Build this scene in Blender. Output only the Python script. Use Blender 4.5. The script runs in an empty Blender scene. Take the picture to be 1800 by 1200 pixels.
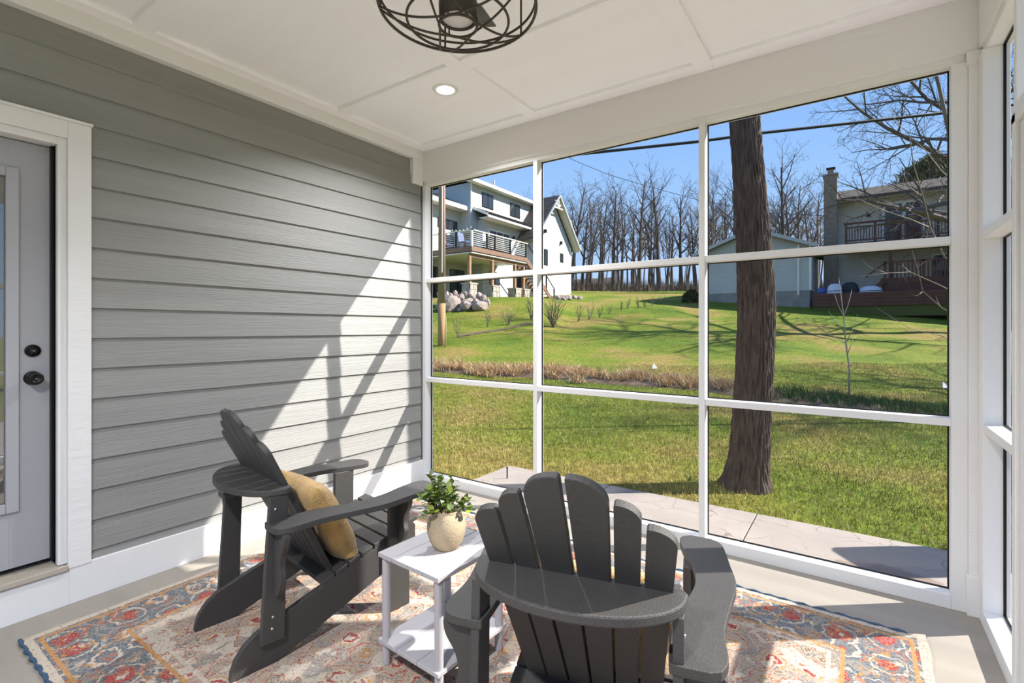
import bpy, bmesh, math, random
import numpy as np
from mathutils import Vector, Matrix

R_ = math.radians
# ------------------------------------------------------------------ camera, sky, sun, exposure
sc = bpy.context.scene
COL = sc.collection
CAM_H = 1.34
YAW = R_(34.83)
cam_d = bpy.data.cameras.new('camera')
cam = bpy.data.objects.new('camera', cam_d)
COL.objects.link(cam)
cam.location = (0, 0, CAM_H)
cam.rotation_euler = (R_(90), 0, YAW)
cam_d.sensor_width = 36.0
cam_d.lens = 868.0 / 1800.0 * 36.0
cam_d.shift_y = -22.5 / 1800.0
cam_d.clip_start = 0.02
cam_d.clip_end = 600
sc.camera = cam

SUN_DIR = Vector((1.0, 0.795, 1.03)).normalized()
world = bpy.data.worlds.new('sky')
sc.world = world
world.use_nodes = True
wn = world.node_tree
wn.nodes.clear()
w_out = wn.nodes.new('ShaderNodeOutputWorld')
w_bg = wn.nodes.new('ShaderNodeBackground')
w_tc = wn.nodes.new('ShaderNodeTexCoord')
w_sep = wn.nodes.new('ShaderNodeSeparateXYZ')
w_ramp = wn.nodes.new('ShaderNodeValToRGB')
wn.links.new(w_tc.outputs['Generated'], w_sep.inputs[0])
wn.links.new(w_sep.outputs[2], w_ramp.inputs[0])
# clear blue sky: pale at the horizon, deeper towards the zenith
els = w_ramp.color_ramp.elements
els[0].position = 0.0; els[0].color = (0.52, 0.70, 0.95, 1)
els[1].position = 1.0; els[1].color = (0.11, 0.27, 0.68, 1)
for p_, c_ in ((0.10, (0.46, 0.66, 0.97)), (0.25, (0.35, 0.59, 0.99)), (0.42, (0.25, 0.48, 0.95)), (0.65, (0.16, 0.36, 0.82))):
    e_ = els.new(p_); e_.color = (*c_, 1)
w_bg.inputs['Strength'].default_value = 0.44
wn.links.new(w_ramp.outputs[0], w_bg.inputs[0])
wn.links.new(w_bg.outputs[0], w_out.inputs[0])

sun_d = bpy.data.lights.new('sun', 'SUN')
sun_d.energy = 4.5
sun_d.angle = R_(0.6)
sun_d.color = (1.0, 0.96, 0.89)
sun = bpy.data.objects.new('sun', sun_d)
COL.objects.link(sun)
sun.rotation_euler = SUN_DIR.to_track_quat('Z', 'Y').to_euler()
sun.location = (20, 16, 20)

vs = sc.view_settings
vs.view_transform = 'Standard'
vs.look = 'None'
vs.exposure = 1.3
CAN_W = 46.0
vs.gamma = 1.0
vs.use_curve_mapping = False

F3 = Vector((-math.sin(YAW), math.cos(YAW), 0))
R3 = Vector((math.cos(YAW), math.sin(YAW), 0))


def uv(u, v, z=0.0):
    """a place u metres ahead of the porch corner and v metres to the side of that line"""
    p = F3 * u + R3 * v
    return Vector((p.x, p.y, z))


# ------------------------------------------------------------------ materials
MATS = {}


def mat(name, col, rough=0.6, var=0.0, vscale=4.0, bump=0.0, bscale=30.0, stretch=(1, 1, 1), metal=0.0, col2=None, detail=4.0, spec=0.5, coat=0.0):
    if name in MATS:
        return MATS[name]
    m = bpy.data.materials.new(name)
    m.use_nodes = True
    n = m.node_tree.nodes
    l = m.node_tree.links
    b = n['Principled BSDF']
    b.inputs['Roughness'].default_value = rough
    b.inputs['Metallic'].default_value = metal
    b.inputs['Specular IOR Level'].default_value = spec
    if coat:
        b.inputs['Coat Weight'].default_value = coat
        b.inputs['Coat Roughness'].default_value = 0.25
    b.inputs['Base Color'].default_value = (*col, 1)
    tc = n.new('ShaderNodeTexCoord')
    mp = n.new('ShaderNodeMapping')
    mp.inputs['Scale'].default_value = stretch
    l.new(tc.outputs['Object'], mp.inputs[0])
    if var or col2:
        nz = n.new('ShaderNodeTexNoise')
        nz.inputs['Scale'].default_value = vscale
        nz.inputs['Detail'].default_value = detail
        l.new(mp.outputs[0], nz.inputs['Vector'])
        rp = n.new('ShaderNodeValToRGB')
        c2 = col2 if col2 else tuple(min(1, c * (1 + var)) for c in col)
        c1 = col if col2 else tuple(c * (1 - var) for c in col)
        rp.color_ramp.elements[0].color = (*c1, 1)
        rp.color_ramp.elements[1].color = (*c2, 1)
        rp.color_ramp.elements[0].position = 0.3
        rp.color_ramp.elements[1].position = 0.7
        l.new(nz.outputs[0], rp.inputs[0])
        l.new(rp.outputs[0], b.inputs['Base Color'])
    if bump:
        bz = n.new('ShaderNodeTexNoise')
        bz.inputs['Scale'].default_value = bscale
        bz.inputs['Detail'].default_value = 5
        l.new(mp.outputs[0], bz.inputs['Vector'])
        bp = n.new('ShaderNodeBump')
        bp.inputs['Strength'].default_value = bump
        bp.inputs['Distance'].default_value = 0.01
        l.new(bz.outputs[0], bp.inputs['Height'])
        l.new(bp.outputs[0], b.inputs['Normal'])
    MATS[name] = m
    return m


def N(m):
    return m.node_tree.nodes, m.node_tree.links, m.node_tree.nodes['Principled BSDF']


M_siding = mat('siding_paint', (0.248, 0.245, 0.232), 0.55, 0.07, 1.2, 0.35, 14, (2, 0.35, 14))
M_white = mat('white_paint', (0.74, 0.73, 0.72), 0.5, 0.02, 3, 0.12, 40, (1, 1, 0.12))
M_whiteh = mat('white_paint_grain', (0.75, 0.735, 0.725), 0.55, 0.02, 3, 0.25, 22, (0.25, 0.25, 2.0))
M_ceil = mat('ceiling_paint', (0.915, 0.905, 0.92), 0.6, 0.015, 3, 0.22, 20, (0.5, 2.0, 1))
M_concrete = mat('concrete_floor', (0.275, 0.245, 0.208), 0.8, 0.12, 3.0, 0.16, 60, (0.25, 2.0, 1), detail=8)
M_door = mat('door_paint', (0.36, 0.36, 0.38), 0.45, 0.03, 2)
M_black = mat('black_metal', (0.012, 0.011, 0.010), 0.4, metal=0.6)
M_bronze = mat('fan_bronze', (0.055, 0.045, 0.035), 0.5, metal=0.4)
M_blade = mat('fan_blade_grey', (0.11, 0.105, 0.09), 0.5, 0.2, 6, stretch=(1, 8, 1))
M_thr = mat('threshold_tan', (0.42, 0.37, 0.30), 0.5)
M_poly = mat('dark_poly_lumber', (0.027, 0.024, 0.022), 0.60, 0.08, 3, 0.35, 300, spec=0.75)
M_poly.node_tree.nodes['Principled BSDF'].inputs['Sheen Weight'].default_value = 0.03
M_poly.node_tree.nodes['Principled BSDF'].inputs['Sheen Roughness'].default_value = 0.4
M_screw = mat('bolt_steel', (0.5, 0.5, 0.5), 0.3, metal=1.0)
M_tablew = mat('table_white', (0.37, 0.35, 0.36), 0.5, 0.03, 4)
M_patio = mat('stamped_concrete', (0.31, 0.265, 0.228), 0.75, 0.10, 2.2, 0.6, 7, (1, 1, 1), detail=9)


def patio_veins(m):
    n, l, b = N(m)
    tc = n.new('ShaderNodeTexCoord')
    nz = n.new('ShaderNodeTexNoise'); nz.inputs['Scale'].default_value = 3.5; nz.inputs['Detail'].default_value = 6
    l.new(tc.outputs['Object'], nz.inputs['Vector'])
    ad = n.new('ShaderNodeVectorMath'); ad.operation = 'MULTIPLY_ADD'
    l.new(nz.outputs['Color'], ad.inputs[0]); ad.inputs[1].default_value = (0.35, 0.35, 0.0); l.new(tc.outputs['Object'], ad.inputs[2])
    vo = n.new('ShaderNodeTexVoronoi'); vo.feature = 'DISTANCE_TO_EDGE'; vo.inputs['Scale'].default_value = 4.0
    l.new(ad.outputs[0], vo.inputs['Vector'])
    n2 = n.new('ShaderNodeTexNoise'); n2.inputs['Scale'].default_value = 2.2
    l.new(tc.outputs['Object'], n2.inputs['Vector'])
    r = n.new('ShaderNodeValToRGB'); r.color_ramp.elements[0].position = 0.0; r.color_ramp.elements[0].color = (0.45, 0.42, 0.40, 1)
    r.color_ramp.elements[1].position = 0.022; r.color_ramp.elements[1].color = (1, 1, 1, 1)
    l.new(vo.outputs['Distance'], r.inputs[0])
    r2 = n.new('ShaderNodeValToRGB'); r2.color_ramp.elements[0].position = 0.42; r2.color_ramp.elements[1].position = 0.58
    l.new(n2.outputs[0], r2.inputs[0])
    mx = n.new('ShaderNodeMix'); mx.data_type = 'RGBA'; l.new(r2.outputs[0], mx.inputs[0])
    mx.inputs[6].default_value = (1, 1, 1, 1); l.new(r.outputs[0], mx.inputs[7])
    src = b.inputs['Base Color'].links[0].from_socket
    mu = n.new('ShaderNodeMix'); mu.data_type = 'RGBA'; mu.blend_type = 'MULTIPLY'; mu.inputs[0].default_value = 1.0
    l.new(src, mu.inputs[6]); l.new(mx.outputs[2], mu.inputs[7]); l.new(mu.outputs[2], b.inputs['Base Color'])
M_soil = mat('lawn_soil', (0.10, 0.11, 0.03), 0.95)
M_bark = mat('oak_bark', (0.085, 0.060, 0.046), 0.95, 0.5, 10, 1.0, 30, (3.2, 3.2, 0.6))
M_twig = mat('bare_wood', (0.12, 0.094, 0.082), 0.9, 0.3, 2)
M_twig2 = mat('bare_wood_pale', (0.17, 0.135, 0.115), 0.9, 0.3, 2)
M_pale = mat('pale_twig', (0.36, 0.29, 0.24), 0.85, 0.3, 5)
M_hside = mat('pale_lap_siding', (0.62, 0.63, 0.56), 0.6, 0.04, 1)
M_hside3 = mat('cream_lap_siding', (0.66, 0.59, 0.46), 0.65, 0.04, 1)
M_hside2 = mat('grey_lap_siding', (0.58, 0.54, 0.43), 0.65, 0.04, 1)
M_hwhite = mat('house_trim', (0.75, 0.74, 0.70), 0.5, 0.03, 1)
M_shingle = mat('roof_shingle', (0.11, 0.09, 0.075), 0.9, 0.3, 6, 0.5, 12, spec=0.2)
M_shingle2 = mat('roof_shingle_grey', (0.085, 0.072, 0.060), 0.95, 0.3, 6, 0.5, 12, spec=0.15)
M_glassd = mat('window_glass_dark', (0.03, 0.04, 0.05), 0.08, spec=0.8)
M_deckw = mat('deck_wood', (0.22, 0.125, 0.075), 0.6, 0.15, 3, stretch=(1, 4, 1))
M_deckred = mat('red_stained_wood', (0.105, 0.036, 0.024), 0.6, 0.2, 3)
M_postw = mat('cedar_post', (0.33, 0.18, 0.09), 0.6, 0.2, 3)
M_stone = mat('pier_stone', (0.42, 0.37, 0.31), 0.85, 0.25, 4, 0.6, 9)
M_boulder = mat('boulder', (0.36, 0.285, 0.245), 0.9, 0.22, 2.5, 0.6, 6)
M_pole = mat('weathered_pole', (0.33, 0.25, 0.19), 0.85, 0.25, 3, stretch=(4, 4, 0.4), col2=None)
M_brick = mat('chimney_brick', (0.26, 0.21, 0.16), 0.9, 0.25, 10)
M_grill = mat('grill_cover', (0.02, 0.02, 0.022), 0.7)
M_cblue = mat('blue_tarp', (0.06, 0.10, 0.32), 0.5)
M_cwhite = mat('white_tarp', (0.62, 0.64, 0.72), 0.5)
M_red = mat('red_marker', (0.5, 0.03, 0.05), 0.6)
M_flag = mat('white_flag', (0.85, 0.85, 0.85), 0.6)
M_found = mat('foundation_concrete', (0.30, 0.28, 0.25), 0.9, 0.15, 2)
M_cable = mat('cable_black', (0.012, 0.012, 0.02), 0.6)
M_straw = mat('dead_straw', (0.42, 0.30, 0.17), 0.95, 0.3, 3)
M_mulch = mat('mulch', (0.13, 0.085, 0.05), 0.95, 0.4, 8, 0.8, 25)
M_everg = mat('evergreen', (0.035, 0.055, 0.02), 0.9, 0.4, 3)


def grass_mat():
    m = bpy.data.materials.new('lawn_grass')
    m.use_nodes = True
    n, l, b = N(m)
    b.inputs['Roughness'].default_value = 0.9
    b.inputs['Specular IOR Level'].default_value = 0.2
    tc = n.new('ShaderNodeTexCoord')
    a = n.new('ShaderNodeTexNoise'); a.inputs['Scale'].default_value = 0.35; a.inputs['Detail'].default_value = 6
    c = n.new('ShaderNodeTexNoise'); c.inputs['Scale'].default_value = 9; c.inputs['Detail'].default_value = 8; c.inputs['Roughness'].default_value = 0.7
    l.new(tc.outputs['Object'], a.inputs['Vector']); l.new(tc.outputs['Object'], c.inputs['Vector'])
    r1 = n.new('ShaderNodeValToRGB')
    e = r1.color_ramp.elements
    e[0].position = 0.40; e[0].color = (0.31, 0.245, 0.062, 1)
    e[1].position = 0.62; e[1].color = (0.125, 0.195, 0.012, 1)
    x = r1.color_ramp.elements.new(0.50); x.color = (0.205, 0.25, 0.022, 1)
    l.new(a.outputs[0], r1.inputs[0])
    r2 = n.new('ShaderNodeValToRGB')
    e = r2.color_ramp.elements
    e[0].position = 0.36; e[0].color = (0.42, 0.42, 0.40, 1)
    e[1].position = 0.66; e[1].color = (1.15, 1.1, 1.1, 1)
    l.new(c.outputs[0], r2.inputs[0])
    mx = n.new('ShaderNodeMix'); mx.data_type = 'RGBA'; mx.blend_type = 'MULTIPLY'
    mx.inputs[0].default_value = 0.85
    l.new(r1.outputs[0], mx.inputs[6]); l.new(r2.outputs[0], mx.inputs[7])
    l.new(mx.outputs[2], b.inputs['Base Color'])
    bp = n.new('ShaderNodeBump'); bp.inputs['Strength'].default_value = 0.9; bp.inputs['Distance'].default_value = 0.05
    l.new(c.outputs[0], bp.inputs['Height']); l.new(bp.outputs[0], b.inputs['Normal'])
    return m


M_grass = grass_mat()


def attr_mat(name, rough=0.7, trans=0.0):
    m = bpy.data.materials.new(name)
    m.use_nodes = True
    n, l, b = N(m)
    b.inputs['Roughness'].default_value = rough
    b.inputs['Specular IOR Level'].default_value = 0.25
    a = n.new('ShaderNodeVertexColor'); a.layer_name = 'Col'
    l.new(a.outputs[0], b.inputs['Base Color'])
    return m


M_blades = attr_mat('grass_blade')


def screen_mat():
    m = bpy.data.materials.new('insect_screen')
    m.use_nodes = True
    n = m.node_tree.nodes; l = m.node_tree.links
    n.clear()
    o = n.new('ShaderNodeOutputMaterial')
    t = n.new('ShaderNodeBsdfTransparent')
    d = n.new('ShaderNodeBsdfDiffuse'); d.inputs[0].default_value = (0.05, 0.05, 0.06, 1)
    mx = n.new('ShaderNodeMixShader'); mx.inputs[0].default_value = 0.05
    l.new(t.outputs[0], mx.inputs[1]); l.new(d.outputs[0], mx.inputs[2]); l.new(mx.outputs[0], o.inputs[0])
    return m


M_screen = screen_mat()
patio_veins(M_patio)


def pane_mat():
    m = bpy.data.materials.new('door_glass')
    m.use_nodes = True
    n, l, b = N(m)
    b.inputs['Base Color'].default_value = (0.10, 0.10, 0.09, 1)
    b.inputs['Roughness'].default_value = 0.02
    b.inputs['Specular IOR Level'].default_value = 1.0
    b.inputs['Coat Weight'].default_value = 1.0
    b.inputs['Coat Roughness'].default_value = 0.0
    b.inputs['Coat IOR'].default_value = 2.2
    return m


M_pane = pane_mat()


def emit_mat(name, col, s):
    m = bpy.data.materials.new(name)
    m.use_nodes = True
    n, l, b = N(m)
    b.inputs['Base Color'].default_value = (0.8, 0.8, 0.8, 1)
    b.inputs['Emission Color'].default_value = (*col, 1)
    b.inputs['Emission Strength'].default_value = s
    return m


M_lamp = emit_mat('lamp_lens', (1.0, 0.88, 0.72), 14.0)
M_fanlens = mat('frosted_lens', (0.62, 0.61, 0.58), 0.5)


def pillow_mat():
    m = mat('mustard_weave', (0.44, 0.265, 0.08), 0.95, 0.25, 14, 0.8, 120)
    n, l, b = N(m)
    b.inputs['Sheen Weight'].default_value = 0.3
    return m


M_pillow = pillow_mat()


def pot_mat():
    return mat('sand_ceramic', (0.37, 0.29, 0.185), 0.7, 0.18, 7, 0.35, 160)


M_pot = pot_mat()


def leaf_mat():
    m = bpy.data.materials.new('leaf_green')
    m.use_nodes = True
    n, l, b = N(m)
    b.inputs['Roughness'].default_value = 0.45
    oi = n.new('ShaderNodeObjectInfo')
    r = n.new('ShaderNodeValToRGB')
    e = r.color_ramp.elements
    e[0].color = (0.04, 0.07, 0.018, 1)
    e[1].color = (0.30, 0.38, 0.04, 1)
    x = e.new(0.55); x.color = (0.13, 0.19, 0.024, 1)
    l.new(oi.outputs['Random'], r.inputs[0])
    l.new(r.outputs[0], b.inputs['Base Color'])
    return m


M_leaf = leaf_mat()


def rug_mat():
    m = bpy.data.materials.new('persian_rug')
    m.use_nodes = True
    n, l, b = N(m)
    b.inputs['Roughness'].default_value = 0.95
    b.inputs['Specular IOR Level'].default_value = 0.1
    tc = n.new('ShaderNodeTexCoord')
    P = tc.outputs['Object']
    sep = n.new('ShaderNodeSeparateXYZ'); l.new(P, sep.inputs[0])

    def math_(op, a, b_=None, c_=None):
        k = n.new('ShaderNodeMath'); k.operation = op
        for i, v in enumerate((a, b_, c_)):
            if v is None:
                continue
            if isinstance(v, (int, float)):
                k.inputs[i].default_value = v
            else:
                l.new(v, k.inputs[i])
        return k.outputs[0]

    def ramp(inp, stops, interp='LINEAR'):
        r = n.new('ShaderNodeValToRGB'); r.color_ramp.interpolation = interp
        els = r.color_ramp.elements
        while len(els) > 1:
            els.remove(els[-1])
        els[0].position = stops[0][0]; els[0].color = (*stops[0][1], 1)
        for p, c in stops[1:]:
            e = els.new(p); e.color = (*c, 1)
        l.new(inp, r.inputs[0])
        return r.outputs[0]

    def mix(f, a, c):
        k = n.new('ShaderNodeMix'); k.data_type = 'RGBA'
        if isinstance(f, (int, float)):
            k.inputs[0].default_value = f
        else:
            l.new(f, k.inputs[0])
        for i, v in ((6, a), (7, c)):
            if isinstance(v, tuple):
                k.inputs[i].default_value = (*v, 1)
            else:
                l.new(v, k.inputs[i])
        return k.outputs[2]

    def noise(scale, detail=4, vec=None, rough=0.6):
        k = n.new('ShaderNodeTexNoise'); k.inputs['Scale'].default_value = scale
        k.inputs['Detail'].default_value = detail; k.inputs['Roughness'].default_value = rough
        l.new(vec if vec is not None else P, k.inputs['Vector'])
        return k

    # wobble the coordinates a little so that the pattern looks woven and worn
    nz = noise(22, 4)
    ad = n.new('ShaderNodeVectorMath'); ad.operation = 'MULTIPLY_ADD'
    l.new(nz.outputs['Color'], ad.inputs[0]); ad.inputs[1].default_value = (0.075, 0.075, 0.0)
    l.new(P, ad.inputs[2])
    W = ad.outputs[0]
    # rows of rosettes
    def rosette(scale, stops, rnd=0.35, metric='EUCLIDEAN'):
        v = n.new('ShaderNodeTexVoronoi'); v.inputs['Scale'].default_value = scale
        v.inputs['Randomness'].default_value = rnd; v.distance = metric
        l.new(W, v.inputs['Vector'])
        return v, ramp(v.outputs['Distance'], stops, 'CONSTANT')
    beige = (0.36, 0.275, 0.21); cream = (0.46, 0.39, 0.315); red = (0.28, 0.03, 0.028)
    blue = (0.085, 0.11, 0.135); grey = (0.20, 0.19, 0.18); gold = (0.40, 0.19, 0.055); dark = (0.035, 0.035, 0.05)
    rust = (0.30, 0.085, 0.05)
    _, field1 = rosette(6.6, [(0, cream), (0.10, red), (0.20, cream), (0.26, gold), (0.30, beige), (0.47, red), (0.50, beige), (0.56, grey), (0.60, beige)])
    _, field2 = rosette(11, [(0, gold), (0.16, dark), (0.22, beige), (0.40, blue), (0.47, beige), (0.62, rust), (0.70, cream)], 0.8, 'MANHATTAN')
    sel = noise(3.0, 3)
    field = mix(ramp(sel.outputs[0], [(0, (0, 0, 0)), (0.50, (1, 1, 1))], 'CONSTANT'), field1, field2)
    n3 = noise(7, 4, W)
    field = mix(ramp(n3.outputs[0], [(0, (0, 0, 0)), (0.58, (0.85, 0.85, 0.85)), (0.66, (0, 0, 0))], 'CONSTANT'), field, grey)
    _, bord1 = rosette(6.2, [(0, cream), (0.13, red), (0.30, blue), (0.40, cream), (0.45, blue), (0.60, grey), (0.70, blue)], 0.45)
    nb = noise(16, 4, W)
    bord = mix(ramp(nb.outputs[0], [(0, (0, 0, 0)), (0.535, (1, 1, 1)), (0.585, (0, 0, 0))], 'CONSTANT'), bord1, ramp(noise(9, 2).outputs[0], [(0, rust), (0.48, gold), (0.56, cream)], 'CONSTANT'))
    # distance to the rug's edge
    dx = math_('SUBTRACT', 1.59, math_('ABSOLUTE', sep.outputs[0]))
    dy = math_('SUBTRACT', 1.115, math_('ABSOLUTE', sep.outputs[1]))
    d = math_('MINIMUM', dx, dy)
    isb = ramp(d, [(0, (1, 1, 1)), (0.30, (0, 0, 0))], 'CONSTANT')
    c = mix(isb, field, bord)
    line = ramp(d, [(0, (1, 1, 1)), (0.035, (0, 0, 0)), (0.045, (1, 1, 1)), (0.06, (0, 0, 0)), (0.285, (1, 1, 1)), (0.30, (0, 0, 0)), (0.33, (1, 1, 1)), (0.345, (0, 0, 0))], 'CONSTANT')
    lcol = ramp(d, [(0, cream), (0.04, gold), (0.2, gold), (0.31, cream)], 'CONSTANT')
    c = mix(line, c, lcol)
    # worn speckle of the pile
    sp = noise(150, 2)
    c = mix(ramp(sp.outputs[0], [(0, (0, 0, 0)), (0.50, (0.42, 0.42, 0.42)), (0.60, (0, 0, 0))], 'CONSTANT'), c, cream)
    sp2 = noise(95, 2)
    c = mix(ramp(sp2.outputs[0], [(0, (0.5, 0.5, 0.5)), (0.40, (0, 0, 0))], 'CONSTANT'), c, (0.10, 0.08, 0.07))
    l.new(c, b.inputs['Base Color'])
    bp = n.new('ShaderNodeBump'); bp.inputs['Strength'].default_value = 0.6; bp.inputs['Distance'].default_value = 0.004
    l.new(sp.outputs[0], bp.inputs['Height']); l.new(bp.outputs[0], b.inputs['Normal'])
    return m


M_rug = rug_mat()
M_rugedge = mat('rug_binding_blue', (0.035, 0.075, 0.13), 0.9, 0.2, 30)

# ------------------------------------------------------------------ mesh helpers


class MB:
    def __init__(self):
        self.v = []
        self.f = []

    def quadbox(self, c8):
        o = len(self.v)
        self.v += [tuple(p) for p in c8]
        for f in ((0, 3, 2, 1), (4, 5, 6, 7), (0, 1, 5, 4), (1, 2, 6, 5), (2, 3, 7, 6), (3, 0, 4, 7)):
            self.f.append(tuple(o + i for i in f))
        return self

    def box(self, x0, y0, z0, x1, y1, z1):
        return self.quadbox([(x0, y0, z0), (x1, y0, z0), (x1, y1, z0), (x0, y1, z0), (x0, y0, z1), (x1, y0, z1), (x1, y1, z1), (x0, y1, z1)])

    def beam(self, a, b, w, h, up=(0, 0, 1)):
        a = Vector(a); b = Vector(b)
        d = (b - a).normalized(); u = Vector(up)
        s = d.cross(u)
        if s.length < 1e-5:
            s = d.cross(Vector((1, 0, 0)))
        s.normalize(); u = s.cross(d).normalized()
        s *= w / 2; u = u * (h / 2)
        return self.quadbox([a - s - u, a + s - u, b + s - u, b - s - u, a - s + u, a + s + u, b + s + u, b - s + u])

    def prism(self, outline, fn, t0, t1):
        """outline: 2D points; fn(a, b, t) -> 3D; extruded from t0 to t1"""
        o = len(self.v); n = len(outline)
        self.v += [tuple(fn(a, b, t0)) for a, b in outline]
        self.v += [tuple(fn(a, b, t1)) for a, b in outline]
        self.f.append(tuple(o + i for i in reversed(range(n))))
        self.f.append(tuple(o + n + i for i in range(n)))
        for i in range(n):
            j = (i + 1) % n
            self.f.append((o + i, o + j, o + n + j, o + n + i))
        return self

    def tube(self, pts, rad, seg=8, cap=True):
        pts = [Vector(p) for p in pts]
        if not hasattr(rad, '__len__'):
            rad = [rad] * len(pts)
        o = len(self.v)
        prev = None
        for i, p in enumerate(pts):
            t = (pts[min(i + 1, len(pts) - 1)] - pts[max(i - 1, 0)])
            if t.length < 1e-9:
                t = Vector((0, 0, 1))
            t.normalize()
            if prev is None:
                a = t.cross(Vector((0, 0, 1)))
                if a.length < 0.05:
                    a = t.cross(Vector((1, 0, 0)))
            else:
                a = prev - t * prev.dot(t)
                if a.length < 1e-4:
                    a = t.cross(Vector((1, 0, 0)))
            a.normalize(); prev = a
            bb = t.cross(a)
            for k in range(seg):
                an = 2 * math.pi * k / seg
                q = p + (a * math.cos(an) + bb * math.sin(an)) * rad[i]
                self.v.append((q.x, q.y, q.z))
        for i in range(len(pts) - 1):
            for k in range(seg):
                k2 = (k + 1) % seg
                self.f.append((o + i * seg + k, o + i * seg + k2, o + (i + 1) * seg + k2, o + (i + 1) * seg + k))
        if cap:
            self.f.append(tuple(o + k for k in reversed(range(seg))))
            self.f.append(tuple(o + (len(pts) - 1) * seg + k for k in range(seg)))
        return self

    def ring(self, c, r, tr, seg=48, ts=8, nrm=(0, 0, 1)):
        c = Vector(c); nz = Vector(nrm).normalized()
        a = nz.orthogonal().normalized(); b = nz.cross(a)
        o = len(self.v)
        for i in range(seg):
            an = 2 * math.pi * i / seg
            d = a * math.cos(an) + b * math.sin(an)
            for k in range(ts):
                t = 2 * math.pi * k / ts
                q = c + d * (r + tr * math.cos(t)) + nz * (tr * math.sin(t))
                self.v.append(tuple(q))
        for i in range(seg):
            for k in range(ts):
                self.f.append((o + i * ts + k, o + ((i + 1) % seg) * ts + k, o + ((i + 1) % seg) * ts + (k + 1) % ts, o + i * ts + (k + 1) % ts))
        return self

    def lathe(self, prof, c=(0, 0, 0), seg=32):
        o = len(self.v); n = len(prof)
        for i in range(seg):
            an = 2 * math.pi * i / seg
            for r, z in prof:
                self.v.append((c[0] + r * math.cos(an), c[1] + r * math.sin(an), c[2] + z))
        for i in range(seg):
            j = (i + 1) % seg
            for k in range(n - 1):
                self.f.append((o + i * n + k, o + j * n + k, o + j * n + k + 1, o + i * n + k + 1))
        return self

    def mesh(self, name, m, smooth=False):
        me = bpy.data.meshes.new(name)
        me.from_pydata(self.v, [], self.f)
        me.materials.append(m)
        if smooth:
            me.polygons.foreach_set('use_smooth', [True] * len(me.polygons))
        me.update()
        return me

    def build(self, name, m, parent=None, smooth=False, bevel=0, loc=None):
        o = bpy.data.objects.new(name, self.mesh(name, m, smooth))
        COL.objects.link(o)
        fixn(o.data)
        if parent:
            o.parent = parent
        if loc:
            o.location = loc
        if bevel:
            bv = o.modifiers.new('bevel', 'BEVEL'); bv.width = bevel; bv.segments = 2; bv.limit_method = 'ANGLE'
        return o


def fixn(me):
    bm = bmesh.new(); bm.from_mesh(me)
    bmesh.ops.recalc_face_normals(bm, faces=bm.faces)
    bm.to_mesh(me); bm.free()


def tag(o, label=None, cat=None, group=None, kind=None):
    if label: o['label'] = label
    if cat: o['category'] = cat
    if group: o['group'] = group
    if kind: o['kind'] = kind
    return o


def empty(name, loc=(0, 0, 0), rz=0.0):
    o = bpy.data.objects.new(name, None)
    COL.objects.link(o)
    o.location = loc
    o.rotation_euler = (0, 0, rz)
    o.empty_display_size = 0.1
    return o


def share(o, parent=None, loc=None, rot=None, scale=None):
    c = o.copy(); COL.objects.link(c)
    c.parent = parent
    if loc is not None: c.location = loc
    if rot is not None: c.rotation_euler = rot
    if scale is not None: c.scale = scale
    return c


def B(x0, y0, z0, x1, y1, z1):
    return MB().box(x0, y0, z0, x1, y1, z1)


# ------------------------------------------------------------------ the porch shell
XL, XR, YF, YB = -3.147, 0.47, 3.134, -1.25
CEIL = 2.90


def st(o):
    return tag(o, kind='structure')


floor = st(B(XL - 0.2, YB - 0.1, -0.14, XR + 0.10, YF + 0.10, 0.0).build('floor', M_concrete))

# left wall: backing, siding boards, frieze
DY0, DY1, DZ = -0.215, 0.70, 2.235      # door opening
wl = MB()
wl.box(XL - 0.2, DY1, 0, XL - 0.03, YF + 0.1, 2.95)
wl.box(XL - 0.2, DY0, DZ, XL - 0.03, DY1, 2.95)
wl.box(XL - 0.2, YB - 0.1, 0, XL - 0.03, DY0, 2.95)
wl.box(XL - 0.2, DY0, 0, XL - 0.185, DY1, DZ)
wl.box(XL - 0.2, DY0, 0, XL - 0.06, DY1, 0.17)
wall_left = st(wl.build('wall_left', M_siding))
EXPO, Z0 = 0.1525, 1.293 - 8 * 0.1525
for i in range(17):
    zb = max(Z0 + i * EXPO, 0.18)
    zt = min(Z0 + (i + 1) * EXPO + 0.012, 2.83)
    spans = [(YB - 0.05, YF - 0.012)] if zb > 2.3 else [(0.822, YF - 0.012), (YB - 0.05, -0.335)]
    for (a, b) in spans:
        m = MB()
        xo, xt, xi = XL - 0.002, XL - 0.0155, XL - 0.032
        m.quadbox([(xi, a, zb), (xo, a, zb), (xo, b, zb), (xi, b, zb), (xi, a, zt), (xt, a, zt), (xt, b, zt), (xi, b, zt)])
        m.build('siding_board', M_siding, wall_left)
B(XL - 0.03, YB, 2.815, XL + 0.022, YF, 2.915).build('frieze_board', M_whiteh, wall_left, bevel=0.002)
B(XL - 0.03, 3.012, 2.60, XL + 0.012, YF, 2.815).build('corner_block', M_whiteh, wall_left, bevel=0.002)
bb = MB()
bb.box(XL - 0.03, DY1 + 0.04, 0, XL + 0.012, YF, 0.182)
bb.box(XL - 0.03, YB, 0, XL + 0.012, DY1 + 0.04, 0.165)
st(bb.build('baseboard_left', M_white, bevel=0.002))

# entry door
door = st(empty('door_1', (XL, 0.24, 0.18)))


def dpart(name, mb, m, **k):
    o = mb.build(name, m, None, **k)
    o.parent = door
    o.matrix_parent_inverse = Matrix.Translation(door.location).inverted()
    return o


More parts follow.
